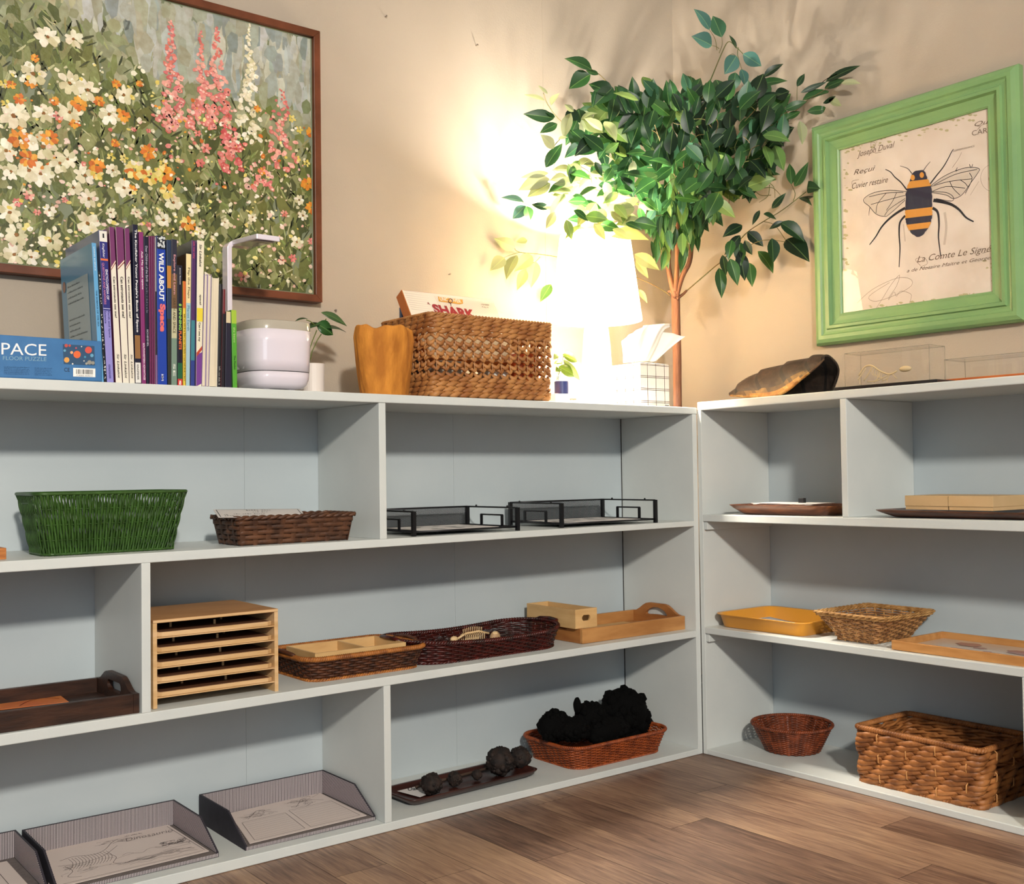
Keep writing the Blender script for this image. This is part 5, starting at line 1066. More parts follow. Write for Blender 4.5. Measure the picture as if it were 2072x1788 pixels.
# plywood puzzle cabinet
m_ply = mat('birch_ply', 'D3B083', .5, var='C49E6C', vs=14, stretch=(.6, 1, 6), bump=.1)
m_plt = mat('ply_top', 'B98B5C', .45, var='A97C4F', vs=10, stretch=(1, 3, 1))
cx0 = at(310, 1400, 'y', .02).x; cx1 = at(562, 1394, 'y', .02).x+.002; cz = s2(-1.45); ct = hz(cx1, .02, 1231); cyb = .252
cab = thing('puzzle_cabinet', 'pale plywood cabinet holding five sliding puzzle trays', 'cabinet', ((cx0+cx1)/2, .136, cz)); CH = ct-cz; tw_ = .0085
MB().box(cx0, cx1, .020, cyb, ct-.0065, ct).build('top_board', m_plt, cab, True, bevel=.0006)
MB().box(cx0+.0004, cx1-.0004, .0194, .0202, ct-.0058, ct-.0008).build('top_edge', m_ply, cab, True)
for xa in (cx0, cx1-tw_): MB().box(xa, xa+tw_, .020, cyb, cz, ct-.0066).build('side_panel', m_ply, cab, True, bevel=.0006)
MB().box(cx0+tw_, cx1-tw_, cyb-.005, cyb, cz+.02, ct-.0066).build('back_panel', mat('ply_dark', '7A5A3A', .6), cab, True)
for k, (fa, fb_) in enumerate(((.80, .866), (.628, .693), (.458, .526), (.291, .356), (.125, .186))):
    za = cz+CH*fa; zb_ = cz+CH*(fb_-.014)
    tr_ = MB(); B_ = rrect(cx1-cx0-2*tw_-.003, cyb-.03-.006, .010, 60); cxx = (cx0+cx1)/2; cyy = (.024+cyb-.012)/2
    tr_.loft([[(cxx+x, cyy+y, z) for x, y, _, _ in B_] for z in (za, zb_)]); to = tr_.build('puzzle_tray', m_ply, cab, True, bevel=.001)
    MB().box(cx0+tw_+.008, cx1-tw_-.008, .029, cyb-.03, zb_, zb_+.0006).build('puzzle_inset', mat('ply_inset', '5C3A24', .6), to, True)
    for xx, yy in ((cx0+.062, .09), (cx0+.15, .07), (cx0+.19, .13)): MB().tube([(xx+.006*k, yy, zb_), (xx+.006*k, yy, zb_+.010)], .0026, 10).build('peg', m_ply, to, True, smooth=False)
    if k < 5: MB().box(cx0+tw_, cx1-tw_, .0215, cyb-.006, za-.0024, za-.0004).build('runner_shelf', m_ply, cab, True)
# generic close weave basket
def wicker(name, label, cat, loc, rot, base, top, h, rows, nst, mw, mr=None, amp=.0022, rn=.0016, rz=None, rimr=.0035, rimturn=60, lift=None, ft=.95, stake_r=.0016, group=None, basew=True):
    t = thing(name, label, cat, loc, rot, group); pos, nrm = outline(base, top, h, lift=lift)
    mb = MB(); weavers(mb, pos, nrm, rows, .03, ft, nst, amp, rn, rz or h*ft/rows*.52, spp=6, sides=5); mb.build('weavers', mw, t, smooth=True)
    mb = MB(); stakes(mb, pos, nrm, nst, stake_r, 0, 1); mb.build('stakes', mw, t, smooth=True)
    mb = MB(); rope(mb, pos, nrm, 1.0, rimturn, rimr*.5, rimr*.5, rimr*.75, rimr*.75, spt=10); rope(mb, pos, nrm, .03, rimturn*.7, rimr*.4, rimr*.4, rimr*.6, rimr*.6, off=.001, spt=10)
    mb.build('rim', mr or mw, t, smooth=True)
    if basew: basebox(MB(), base, .005).build('base', mw, t)
    return t, pos, nrm
# honey-rimmed basket with divided wooden box
b1x = (-1.2086-.9406)/2; b1h = hz(b1x, .030, 1322)-s2(b1x)
bk1, pos, nrm = wicker('wicker_basket', 'rectangular brown wicker basket with honey-coloured wrapped rim, beside the plywood cabinet', 'basket', (b1x+.004, .147, s2(b1x)), 0, (.285, .190, .035), (.325, .222, .045), b1h, 8, 52, wick('wicker_brown', '5A3018', '32190C'), wick('honey_cane', 'A8682C', '7A451A'), rimr=.0052, rimturn=95)
for sg in (-1, 1): MB().tube([(sg*.158, -.05, b1h), (sg*.166, -.042, b1h+.007), (sg*.168, 0, b1h+.010), (sg*.166, .042, b1h+.007), (sg*.158, .05, b1h)], .0045, 8).build('handle', wick('wicker_brown', '5A3018', '32190C'), bk1, smooth=True)
bz = s2(b1x)+.006; ztb_ = hz(b1x, .055, 1312)
wb = thing('divided_box', 'pale wooden divided box sitting in the honey-rimmed wicker basket', 'box', (b1x, .145, bz)); wx, wy, wh = .121, .072, ztb_-bz; m_pale = mat('pale_wood', 'D2AC76', .55, var='C49C66', vs=12, stretch=(1, 1, 4))
mb = MB(); mb.box(-wx, wx, -wy, -wy+.005, 0, wh).box(-wx, wx, wy-.005, wy, 0, wh).box(-wx, -wx+.005, -wy+.005, wy-.005, 0, wh).box(wx-.005, wx, -wy+.005, wy-.005, 0, wh).box(-wx+.005, wx-.005, -wy+.005, wy-.005, 0, .004); mb.build('box', m_pale, wb)
MB().box(.012, .017, -wy+.005, wy-.005, .004, wh-.001).build('divider', m_pale, wb)
# dark red oval basket
b2x = (at(1117, 1262, 'y', .14).x+at(786, 1276, 'y', .14).x)/2; w2_ = at(1117, 1262, 'y', .14).x-at(786, 1276, 'y', .14).x-.02; b2h = hz(b2x, .030, 1288)-s2(b2x)
mdr = wick('wicker_oxblood', '4A140E', '230805', rough=.35)
bk2, pos, nrm = wicker('wicker_basket', 'oval dark red glossy wicker basket with a toy skeleton in it', 'basket', (b2x, .148, s2(b2x)), 0, (w2_-.035, .200, .095), (w2_, .228, .108), b2h, 9, 58, mdr, rimr=.0045, rimturn=85, lift=lambda s, t: .006*t*cos(2*pi*(s*2-.25))*-1)
for sg in (-1, 1): MB().tube([(sg*(w2_/2-.008), -.045, b2h+.004), (sg*(w2_/2+.004), -.035, b2h+.010), (sg*(w2_/2+.008), 0, b2h+.012), (sg*(w2_/2+.004), .035, b2h+.010), (sg*(w2_/2-.008), .045, b2h+.004)], .005, 8).build('handle', mdr, bk2, smooth=True)
zs_ = s2(b2x)+b2h-.018
sk = thing('toy_skeleton', 'cream plastic animal skeleton with ribs in the dark red basket', 'toy', (b2x-.02, .12, zs_-.02)); m_bone = mat('bone', 'D9B98A', .5)
mb = MB(); mb.tube([(-.05, 0, .030), (-.02, .004, .040), (.02, .004, .042), (.05, 0, .034)], .003, 6)
for k in range(11):
    x = -.028+.0058*k; zt_ = .052+.004*sin(k*.3)
    mb.tube([(x, .004, .041), (x-.002, .002, zt_)], .0011, 5)
    for sg in (-1, 1): mb.tube([(x, .004, .041), (x, .004+sg*.012, .036), (x-.002, .004+sg*.014, .022), (x-.003, .004+sg*.008, .010)], .0011, 5)
mb.ball((-.06, 0, .030), (.012, .008, .008), 10, 7).build('bones', m_bone, sk, smooth=True)
MB().ball((.07, .0, .02), (.016, .012, .018), 12, 8).build('skull', m_bone, sk, smooth=True)
bg = thing('plastic_bag', 'clear crumpled plastic bag beside the toy skeleton', 'bag', (b2x-.02, .13, zs_-.022)); m_bag = pane_mat('clear_plastic', (.82, .78, .78), .12)
mb = MB(); rr = random.Random(4)
mb.ball((.085, .01, .022), (.055, .04, .020), 22, 10, .09); mb.build('bag', m_bag, bg)
bg2 = MB().ball((0, 0, 0), (.028, .03, .018), 16, 10, .12).build('plastic_bag', m_bag); tag(bg2, 'clear crumpled plastic bag at the left end of the dark red basket', 'bag'); bg2.location = (b2x-.112, .13, zs_+.002)
# honey wooden tray with arched ends
m_hw = mat('honey_wood', 'BC8850', .5, var='A06C3A', vs=7, stretch=(1, 5, 5), bump=.12)
m_hwi = mat('honey_wood_end', 'AA713C', .5, var='925A2C', vs=9, stretch=(5, 1, 5))
wx0, wx1, wya, wyb = -.4185, -.0215, .040, .252; wz = s2(-.2); wh_ = hz(-.2, .04, 1257.5)-wz
wt = thing('serving_tray', 'honey-coloured wooden serving tray with arched ends near the corner', 'tray', ((wx0+wx1)/2, .146, wz))
MB().box(wx0+.009, wx1-.009, wya+.009, wyb-.009, wz+.002, wz+.008).build('tray_floor', m_hw, wt, True)
MB().box(wx0, wx1, wya, wya+.010, wz, wz+wh_).build('front_wall', m_hw, wt, True, bevel=.0008)
MB().box(wx0, wx1, wyb-.010, wyb, wz, wz+wh_).build('back_wall', m_hw, wt, True, bevel=.0008)
hpk = hz(wx1, .14, 1220)-wz
def arch2(y0, y1, z, hl, hp):
    L_ = y1-y0; P = [(y0, z), (y1, z), (y1, z+hl)]
    for a in (0, .2, .4, .6, .8, 1): P.append((y1-L_*(.0+.34*a), z+hl+(hp-hl)*(.5-.5*cos(pi*a))))
    for a in (0, .2, .4, .6, .8, 1): P.append((y0+L_*(.34-.34*a), z+hl+(hp-hl)*(.5+.5*cos(pi*a))))
    return P+[(y0, z+hl)]
def bean(yc, zc, w, h):
    P = []
    for k in range(18):
        a = 2*pi*k/18+.01; y = w/2*cos(a); P.append((yc+y, zc+h/2*sin(a)-.010*(abs(y)/(w/2))**2))
    return P
for x in (wx0+.005, wx1-.005): arch_wall(arch2(wya+.0102, wyb-.0102, wz, wh_, hpk), bean(.146, wz+hpk-.022, .088, .022), x, .0098, 'end_wall', m_hwi, wt)
tag(recenter(MB().box(-.32, -.09, .07, .225, wz+.0082, wz+.011).build('wooden_board', m_pale, bevel=.0006), (-.205, .147, wz+.0082)), 'thin pale wooden board lying in the honey wooden tray', 'board')
# pale box with an oval hole, resting across the tray's left end
px0 = at(1164, 1250, 'y', .055).x; px1 = at(1208, 1250, 'y', .055).x; pzb_ = wz+wh_+.0006; pzt = at(1186, 1231, 'y', .055).z
pb = thing('wooden_box', 'narrow pale wooden box with an oval finger hole resting on the honey tray', 'box', ((px0+px1)/2, .15, pzb_))
pzb2 = at(1186, 1269, 'y', .055).z; pzb2 = max(pzb2, wz+.012)
pzb2 = pzb_
w_ = px1-px0; hh_ = pzt-pzb2; yF, yB = .055, .262
# front wall with its hole built from a curve on plane y
cu = [(px0, pzb2), (px1, pzb2), (px1, pzt), (px0, pzt)]
o_ = arch_wall([(x, z) for x, z in cu], slot((px0+px1)/2, pzb2+hh_*.52, .030, .016), 0, .006, 'front_wall', m_pale, pb)
I_ = _INV[pb.name]; 
for v in o_.data.vertices:
    q = I_.inverted() @ v.co; v.co = I_ @ Vector((q.y, yF+.003+q.x, q.z))
MB().box(px0, px1, yB-.006, yB, pzb2, pzt).build('back_wall', m_pale, pb, True)
for xa in (px0, px1-.006): MB().box(xa, xa+.006, yF+.0062, yB-.0062, pzb2, pzt-.001).build('side_wall', m_pale, pb, True)
MB().box(px0+.006, px1-.006, yF+.0062, yB-.0062, pzb2, pzb2+.004).build('box_floor', m_pale, pb, True)
# striped letter trays on the bottom shelf
def stripe_mat(name, axis, period=.0031, c1='BDB2B4', c2='1B171D'):
    if name in _M: return _M[name]
    m = bpy.data.materials.new(name); _M[name] = m; m.use_nodes = True; n = m.node_tree.nodes; L = m.node_tree.links; b = n['Principled BSDF']; b.inputs['Roughness'].default_value = .7
    tc = n.new('ShaderNodeTexCoord'); sx_ = n.new('ShaderNodeSeparateXYZ'); L.new(tc.outputs['Object'], sx_.inputs[0])
    ml = n.new('ShaderNodeMath'); ml.operation = 'MULTIPLY'; ml.inputs[1].default_value = 1/period; L.new(sx_.outputs['XYZ'.index(axis)], ml.inputs[0])
    fr = n.new('ShaderNodeMath'); fr.operation = 'FRACT'; L.new(ml.outputs[0], fr.inputs[0]); gt = n.new('ShaderNodeMath'); gt.operation = 'GREATER_THAN'; gt.inputs[1].default_value = .52; L.new(fr.outputs[0], gt.inputs[0])
    mx = n.new('ShaderNodeMix'); mx.data_type = 'RGBA'; mx.inputs[6].default_value = lin(c1); mx.inputs[7].default_value = lin(c2); L.new(gt.outputs[0], mx.inputs[0]); L.new(mx.outputs[2], b.inputs['Base Color']); return m
mSX, mSZ, mSY = stripe_mat('pinstripe_x', 'X'), stripe_mat('pinstripe_z', 'Z', .0030), stripe_mat('pinstripe_y', 'Y', .0030)
m_char = mat('charcoal_board', '2E2A33', .7, var='27242C', vs=60)
def stripe_tray(x0, x1, ya, yb, H, ybreak, lab):
    cx_ = (x0+x1)/2; zb_ = s0(cx_); t = thing('letter_tray', lab, 'letter tray', (cx_, (ya+yb)/2, zb_), 0, 'striped letter trays'); th = .004; d = (yb-ya)/2; w = (x1-x0)/2; kb = ybreak-(ya+yb)/2
    MB().box(-w, w, -d, d, 0, .006).build('tray_base', m_char, t)
    MB().box(-w+th, w-th, -d+.001, d-th, .0061, .0068).build('lining', mat('lining_grey', '6B625F', .7, var='5F5755', vs=90), t)
    MB().box(-w+.002, w-.002, -d-.0008, -d+.0008, .0008, .0075).build('front_lip', mSX, t)
    MB().box(-w, w, d-th, d, .0061, H).build('back_wall', m_char, t)
    MB().box(-w+th, w-th, d-th-.0006, d-th, .0062, H-.001).build('back_lining', mSX, t)
    for sg in (-1, 1):
        xa = -w if sg < 0 else w-th; P = [(-d, .0061), (d-th, .0061), (d-th, H), (kb, H), (-d, .010)]
        MB().prism([(xa, y, z) for y, z in P], (th, 0, 0)).build('side_wall', m_char, t)
        xi = xa+th if sg < 0 else xa-.0005; P = [(-d+.004, .0075), (d-th-.0006, .0075), (d-th-.0006, H-.001), (kb, H-.001), (-d+.002, .011)]
        MB().prism([(xi, y, z) for y, z in P], (.0005, 0, 0)).build('side_lining', mSZ, t)
    return t, zb_+.0072
H2 = at(655, 1557, 'y', .285).z-s0(-1.06); H1 = at(355, 1617, 'y', .285).z-s0(-1.44)
TR2 = (-1.3835, -1.0655, .034, .285); TR1 = (-1.766, -1.4425, .034, .285); TR0 = (-2.10, -1.777, .045, .290)
_, zA2 = stripe_tray(*TR2, H2, .125, 'pinstriped charcoal letter tray beside the bottom divider, holding a lined sheet')
_, zA1 = stripe_tray(*TR1, H1, .125, 'pinstriped charcoal letter tray in the middle, holding a dinosaur colouring sheet')
_, zA0 = stripe_tray(*TR0, H1, .125, 'pinstriped charcoal letter tray cut off by the left edge of the picture')
m_pap2 = mat('paper_warm', 'CDBFB8', .7); m_pen = mat('pen_grey', '6E6462', .7); m_pend = mat('pen_dark', '3A3434', .7)
def ppx(z, *pts): return [at(u, v, 'z', z) for u, v in pts]
p2, Q2, nn = sheet('worksheet', ppx(zA2+.0006, (505, 1707), (742, 1650), (646, 1604), (464, 1646)), 'lined worksheet with two small sketches in the tray beside the divider', 'worksheet', m_pap2, .0012)
mb = MB()
for a0, a1, b1 in ((.05, .47, .62), (.52, .96, .66)):
    for P_ in ([(a0, .05), (a0, b1)], [(a0, .05), (a1, .05)], [(a1, .05), (a1, b1)], [(a0, b1), (a1, b1)]): ribbon(mb, [Q2(*P_[0]), Q2(*P_[1])], .0012, nn)
    for k in range(9): b = .10+k*(b1-.14)/8; ribbon(mb, [Q2(a0+.02, b), Q2(a1-.02, b)], .0005, nn)
mb.build('ruled_boxes', m_pen, p2, True)
def scrib(QQ, nn, mb, cx_, cy_, sx_, sy_, n, rr, w=.0007):
    for k in range(n):
        a, b = cx_+rr.uniform(-1, 1)*sx_, cy_+rr.uniform(-1, 1)*sy_; P = [QQ(a, b)]
        for j in range(rr.randint(2, 5)): a += rr.uniform(-.5, .5)*sx_; b += rr.uniform(-.4, .4)*sy_; P.append(QQ(min(.98, max(.02, a)), min(.97, max(.03, b))))
        ribbon(mb, smoothline(P, 3), w, nn)
mb = MB(); rr = random.Random(12); scrib(Q2, nn, mb, .22, .78, .13, .10, 22, rr); scrib(Q2, nn, mb, .75, .82, .15, .12, 26, rr)
for a0, b0 in ((.12, .68), (.62, .72)): ribbon(mb, smoothline([Q2(a0, b0), Q2(a0+.08, b0+.12), Q2(a0+.14, b0+.2), Q2(a0+.2, b0+.12), Q2(a0+.3, b0+.02)]), .0012, nn)
mb.build('pencil_sketch', m_pen, p2, True)
p1_, Q1, nn = sheet('worksheet', ppx(zA1+.0006, (100, 1800), (423, 1722), (340, 1669), (86, 1722)), 'dinosaur colouring sheet in the middle pinstriped tray', 'worksheet', m_pap2, .0012)
mb = MB(); rr = random.Random(33)
ribbon(mb, smoothline([Q1(.10, .62), Q1(.2, .66), Q1(.33, .60), Q1(.42, .66), Q1(.5, .82), Q1(.56, .88)]), .0014, nn); ribbon(mb, smoothline([Q1(.08, .5), Q1(.22, .45), Q1(.38, .5), Q1(.52, .7)]), .0012, nn)
for k in range(13): a = .16+.022*k; ribbon(mb, smoothline([Q1(a, .62), Q1(a+.018, .5), Q1(a+.005, .40), Q1(a-.02, .33)]), .0009, nn)
ribbon(mb, smoothline([Q1(.42, .55), Q1(.46, .4), Q1(.42, .26), Q1(.52, .2)]), .0012, nn); ribbon(mb, smoothline([Q1(.12, .45), Q1(.16, .3), Q1(.12, .18), Q1(.2, .12)]), .0012, nn)
for y0_, am in ((.78, .03), (.40, .04), (.2, .03), (.12, .02)): ribbon(mb, smoothline([Q1(.5+.045*i, y0_+am*sin(i*1.7)) for i in range(11)]), .0009, nn)
scrib(Q1, nn, mb, .5, .84, .12, .05, 14, rr); scrib(Q1, nn, mb, .3, .35, .2, .12, 14, rr); scrib(Q1, nn, mb, .7, .2, .25, .06, 20, rr); scrib(Q1, nn, mb, .88, .45, .08, .06, 30, rr, .0012); mb.build('line_drawing', m_pen, p1_, True)
mb = MB(); o = Q1(.62, .90, .0005); greek(mb, o, Q1(.76, .90, .0005)-o, Q1(.62, .925, .0005)-o, 3); qt(mb, 'Dinosaurio', .60, .76, .97, .09, .25, -.012, Q1); mb.build('lettering', m_pen, p1_, True)
mb = MB(); ribbon(mb, [Q1(.03, .04), Q1(.97, .04)], .001, nn); ribbon(mb, [Q1(.985, .05), Q1(.975, .95)], .001, nn); mb.build('border', m_pend, p1_, True)
p0_, Q0, nn = sheet('worksheet', [(-2.09, .055, zA0+.0006), (-1.80, .055, zA0+.0006), (-1.80, .265, zA0+.0006), (-2.09, .265, zA0+.0006)], 'sheet with a ruled line in the tray cut off by the left edge', 'worksheet', m_pap2, .0012)
mb = MB(); ribbon(mb, [Q0(.9, .05), Q0(.9, .95)], .0012, nn); ribbon(mb, [Q0(.84, .05), Q0(.84, .95)], .0012, nn); mb.build('ruled_lines', m_pend, p0_, True)
# long dark tray with seed balls
m_dr = mat('dark_mahogany', '40201A', .35, var='2A130F', vs=10, stretch=(1, 5, 5))
def dish(name, lab, loc, rot, w, d, r, h, fl_, m_, cat='tray', wall=.008, group=None):
    t = thing(name, lab, cat, loc, rot, group); rg = []
    for k, z, r2_ in ((-.012, 0, r*.8), (-.004, .003, r*.9), (fl_*.6, h*.6, r), (fl_, h-.002, r), (fl_+.001, h, r), (fl_-wall*.6, h, r), (fl_-wall, h-.002, r*.9), (-.006-wall*.5, wall*.8, r*.7), (-.02-wall, wall*.65, r*.6)):
        rg.append([(x, y, z) for x, y, _, _ in rrect(w+2*k, d+2*k, r2_, 96)])
    MB().loft(rg).build('dish', m_, t, smooth=True); return t
lt_rot = math.atan2(.075-.051, -.5593+.9327); lt = dish('long_tray', 'long narrow dark wooden tray with seed balls on the bottom shelf', (-.757, .128, s0(-.757)), lt_rot*.7, .385, .118, .02, .020, .012, m_dr)
m_pod = mat('seed_pod', '120C0A', .8, var='2E2019', vs=40, bump=.6, bs=90)
def pod(c, r, lab, spikes=0, name='seed_ball', group=None, jit_=.12, m_=None, nu=22, nv=14, sq_=(1, 1, 1)):
    o = MB(); rr = random.Random(int(r*1e5)+spikes)
    random.seed(int(c[0]*-1e4)); o.ball((0, 0, 0), (r*sq_[0], r*sq_[1], r*sq_[2]), nu, nv, jit_)
    for k in range(spikes):
        a, b = rr.uniform(0, 6.28), rr.uniform(-1, 1); q = sqrt(1-b*b); dv = Vector((q*cos(a)*sq_[0], q*sin(a)*sq_[1], b*sq_[2])); rs = r*rr.uniform(.12, .27); o.ball(dv*r*.92, (rs, rs, rs), 6, 4, .2)
    ob = o.build(name, m_ or m_pod, smooth=True); tag(ob, lab, 'seed pod' if not m_ else 'black ornament', group); ob.location = c; return ob
def on_tray(u, v, rpx, y):
    p = at(u, v, 'y', y); return p, rpx/FPX*depth(p)
for u, v, rp_, y, lab in ((873, 1588, 21, .10, 'dark knobbly seed ball nearest the white card in the long tray'), (920, 1576, 14.5, .12, 'mid-sized seed ball, second from the white card in the long tray'), (965, 1569, 10, .13, 'smallest seed ball, in the middle of the long tray'), (1012, 1550, 27, .13, 'largest spiky seed ball in the long tray'), (1053, 1548, 21, .14, 'spiky seed ball at the right end of the long tray')):
    p, r_ = on_tray(u, v, rp_, y); zmin = s0(-.757)+.0075+r_*1.02; p.z = max(p.z, zmin) if p.z < zmin+.02 else zmin; pod(p, r_, lab, 46, group='seed balls in the long tray')
a, b = at(890, 1583, 'y', .125), at(1000, 1558, 'y', .135); zst = s0(-.757)+.022
tag(recenter(MB().tube([(-.875, .158, zst-.008), (-.80, .160, zst-.006), (-.64, .163, zst-.002)], .0035, 8).build('twig', mat('twig_brown', '4A382C', .8), smooth=True), (-.757, .16, zst-.012)), 'thin brown twig lying behind the seed balls', 'twig')
zc_ = s0(-.9)+.0085
ck, Q, nn = sheet('card', ppx(zc_, (850, 1612.5), (880, 1600), (845, 1588), (803, 1600)), 'small white name card at the left end of the long tray', 'card', mat('card_white', 'D5D1CE', .6), .0006)
Qk = lambda a, b, off=.0003: Q(1-b, a, off)
mb = MB(); o = at(826, 1599.5, 'z', zc_+.0009); text(mb, 'Oak', o, at(848, 1597.5, 'z', zc_+.0009)-o, at(824, 1592.5, 'z', zc_+.0009)-o, .2, .02); mb.build('lettering', m_blk, ck, True)
# red-brown wicker basket with black masses
b3x = (-.4346-.1066)/2; b3h = hz(b3x, .030, 1495)-s0(b3x)
mrb = wick('wicker_russet', '9C4A1E', '6E2F12', rough=.45)
bk3, pos, nrm = wicker('wicker_basket', 'russet wicker basket on the bottom shelf filled with black lumpy pieces', 'basket', (b3x-.004, .152, s0(b3x)), 0, (.325, .205, .045), (.378, .240, .055), b3h, 15, 62, mrb, rimr=.0044, rimturn=110)
MB().tube([(-.170, -.05, b3h-.012), (-.172, 0, b3h-.010), (-.170, .05, b3h-.012)], .003, 8).build('handle', mrb, bk3, smooth=True)
m_jet = mat('jet_black', '020202', .9, spec=.15, bump=.6, bs=90)
zbk = s0(b3x)+.008
for u, v, rp_, y, k, lab, sq_ in ((1262, 1444, 52, .165, 110, 'largest round black lumpy piece at the back right of the russet basket', (1, .85, 1)), (1195, 1450, 32, .14, 60, 'black lumpy piece in the middle of the russet basket', (1.1, .9, .9)), (1122, 1468, 33, .135, 70, 'black lumpy piece at the left end of the russet basket', (1.15, .8, .9)), (1160, 1475, 32, .11, 50, 'low black piece at the front left of the russet basket', (1.2, .8, .75)), (1230, 1478, 38, .095, 60, 'low black piece at the front right of the russet basket', (1.35, .7, .7)), (1300, 1462, 22, .15, 40, 'small black piece against the right rim of the russet basket', (.9, .9, 1)), (1168, 1427, 11, .14, 8, 'small upright black tip sticking up from the russet basket', (.75, .75, 1.5)), (1192, 1432, 12, .14, 10, 'small black knob beside the upright black tip', (1.1, 1, .9))):
    p, r_ = on_tray(u, v, rp_, y); pod(p, r_, lab, k, 'black_ornament', 'black pieces in the russet basket', .05, m_jet, sq_=sq_)
for o in S.objects:
    if o.name.startswith('black_ornament'): o['category'] = 'ornament'
# ---------------------------------------------------------------- things on the right unit
def q1_(y): return r1(y)+.0003
def q2_(y): return r2(y)+.0003
def q0_(y): return r0(y)+.0003
m_ac = mat('acacia', '6A3B22', .35, var='43220F', vs=14, stretch=(6, 1, 6), coat=.2)
m_ac2 = mat('acacia_warm', '8A5230', .35, var='5A2F18', vs=14, stretch=(6, 1, 6), coat=.2)
h1 = hz(.03, -.24, 1022)-q1_(-.24)
pA = dish('wooden_plate', 'reddish oval wooden plate with white cards, left compartment of the right unit', (.135, -.245, q1_(-.245)), 0, .185, .300, .05, max(.017, h1), .022, m_ac2, 'plate')
hA = q1_(-.245)+max(.017, h1)
for k, (dy, rot) in enumerate(((0, .05), (.012, -.1), (-.01, .12))):
    o = MB().box(-.05, .05, -.095, .095, 0, .0012).build('card', m_paper); o.location = (.125, -.235+dy, hA+.0004+.0014*k); o.rotation_euler = (0, 0, rot)
    tag(o, 'one of the white cards stacked on the left wooden plate', 'card', 'white cards on the left wooden plate')
pk = at(1623, 1011, 'x', .125); o = MB().box(-.006, .006, -.009, .009, 0, .013).build('black_block', m_blk, bevel=.001); o.location = (.125, pk.y, hA+.0047); tag(o, 'tiny black block on top of the white cards', 'block')
pB = dish('wooden_plate', 'dark oval wooden plate carrying two beige boxes, right unit', (.130, -.775, q1_(-.775)), 0, .190, .400, .05, .018, .022, m_ac, 'plate'); hB = q1_(-.775)+.0185
bxf = .075; m_kr = mat('beige_card', 'C9A97C', .6, var='C2A274', vs=20)
ya_, yb2, yc_ = at(1831, 1015, 'x', bxf).y, at(1918, 1015, 'x', bxf).y, at(2010, 1015, 'x', bxf).y; ztk = hz(bxf, yb2, 1003)
for y0_, y1_, lab in ((ya_, yb2, 'beige cardboard box on the dark plate, the one nearer the divider'), (yb2-.0006, yc_, 'beige cardboard box on the dark plate, the one farther from the divider')):
    bx_ = thing('cardboard_box', lab, 'box', (bxf+.06, (y0_+y1_)/2, hB), 0, 'beige boxes on the dark plate'); hy = abs(y1_-y0_)/2-.0003; hk = ztk-hB
    MB().box(-.059, .099, -hy+.0012, hy-.0012, 0, hk*.5).build('box_base', m_kr, bx_); MB().box(-.0606, .1006, -hy, hy, hk*.25, hk).build('lid', m_kr, bx_, bevel=.0008)
# yellow plastic tray
hy_ = hz(.02, -.2, 1252)-q2_(-.2); m_yl = mat('yellow_plastic', 'E29C36', .35, coat=.15)
ty = thing('plastic_tray', 'bright yellow-orange plastic tray with flared rim, right unit middle shelf', 'tray', (.148, -.185, q2_(-.185)))
rg = []
for k, z, r2_ in ((-.012, 0, .02), (-.009, .002, .024), (0, hy_-.004, .03), (.008, hy_-.001, .034), (.008, hy_+.0015, .034), (-.0015, hy_, .03), (-.011, .005, .024), (-.016, .003, .02)): rg.append([(x, y, z) for x, y, _, _ in rrect(.240+2*k, .300+2*k, r2_, 96)])
MB().loft(rg).build('tray', m_yl, ty, smooth=True)
zq = q2_(-.185)+.0065
cy_, Q, nn = sheet('card', [(.06, -.30, zq), (.16, -.30, zq), (.185, -.10, zq+.012), (.085, -.10, zq+.012)], 'white card with a dark border lying in the yellow tray', 'card', m_paper, .0008)
mb = MB()
for a, b in (((.07, .05), (.07, .95)), ((.07, .95), (.93, .95)), ((.93, .95), (.93, .05)), ((.93, .05), (.07, .05))): ribbon(mb, [Q(*a), Q(*b)], .003, nn)
mb.build('border', mat('print_navy', '25283A', .5), cy_, True)
# square willow basket
hs_ = hz(.035, -.5, 1246)-q2_(-.5); mwl = wick('willow_tan', 'B58350', '7E5430'); mwp = wick('willow_pale', 'C0935A', '8E6434')
bs_ = thing('willow_basket', 'small flared square tan willow basket between the yellow tray and the wooden tray', 'basket', (.142, -.478, q2_(-.478)))
pos, nrm = outline((.165, .108, .006), (.235, .205, .010), hs_)
mb = MB(); weavers(mb, pos, nrm, 11, .02, .88, 30, .0026, .0015, .0026, spp=6); mb.build('weavers', mwl, bs_, smooth=True)
mb = MB(); stakes(mb, pos, nrm, 30, 1, 0, 1, flat=(.0012, .0022)); mb.build('stakes', mwp, bs_)
mb = MB(); rope(mb, pos, nrm, .95, 16, .003, .003, .0024, .0028, strands=3); rope(mb, pos, nrm, 1.02, 16, .003, .002, .0022, .0022, strands=3, ph=1); mb.build('rim', mwp, bs_, smooth=True)
basebox(MB(), (.165, .108, .006)).build('base', mwl, bs_)
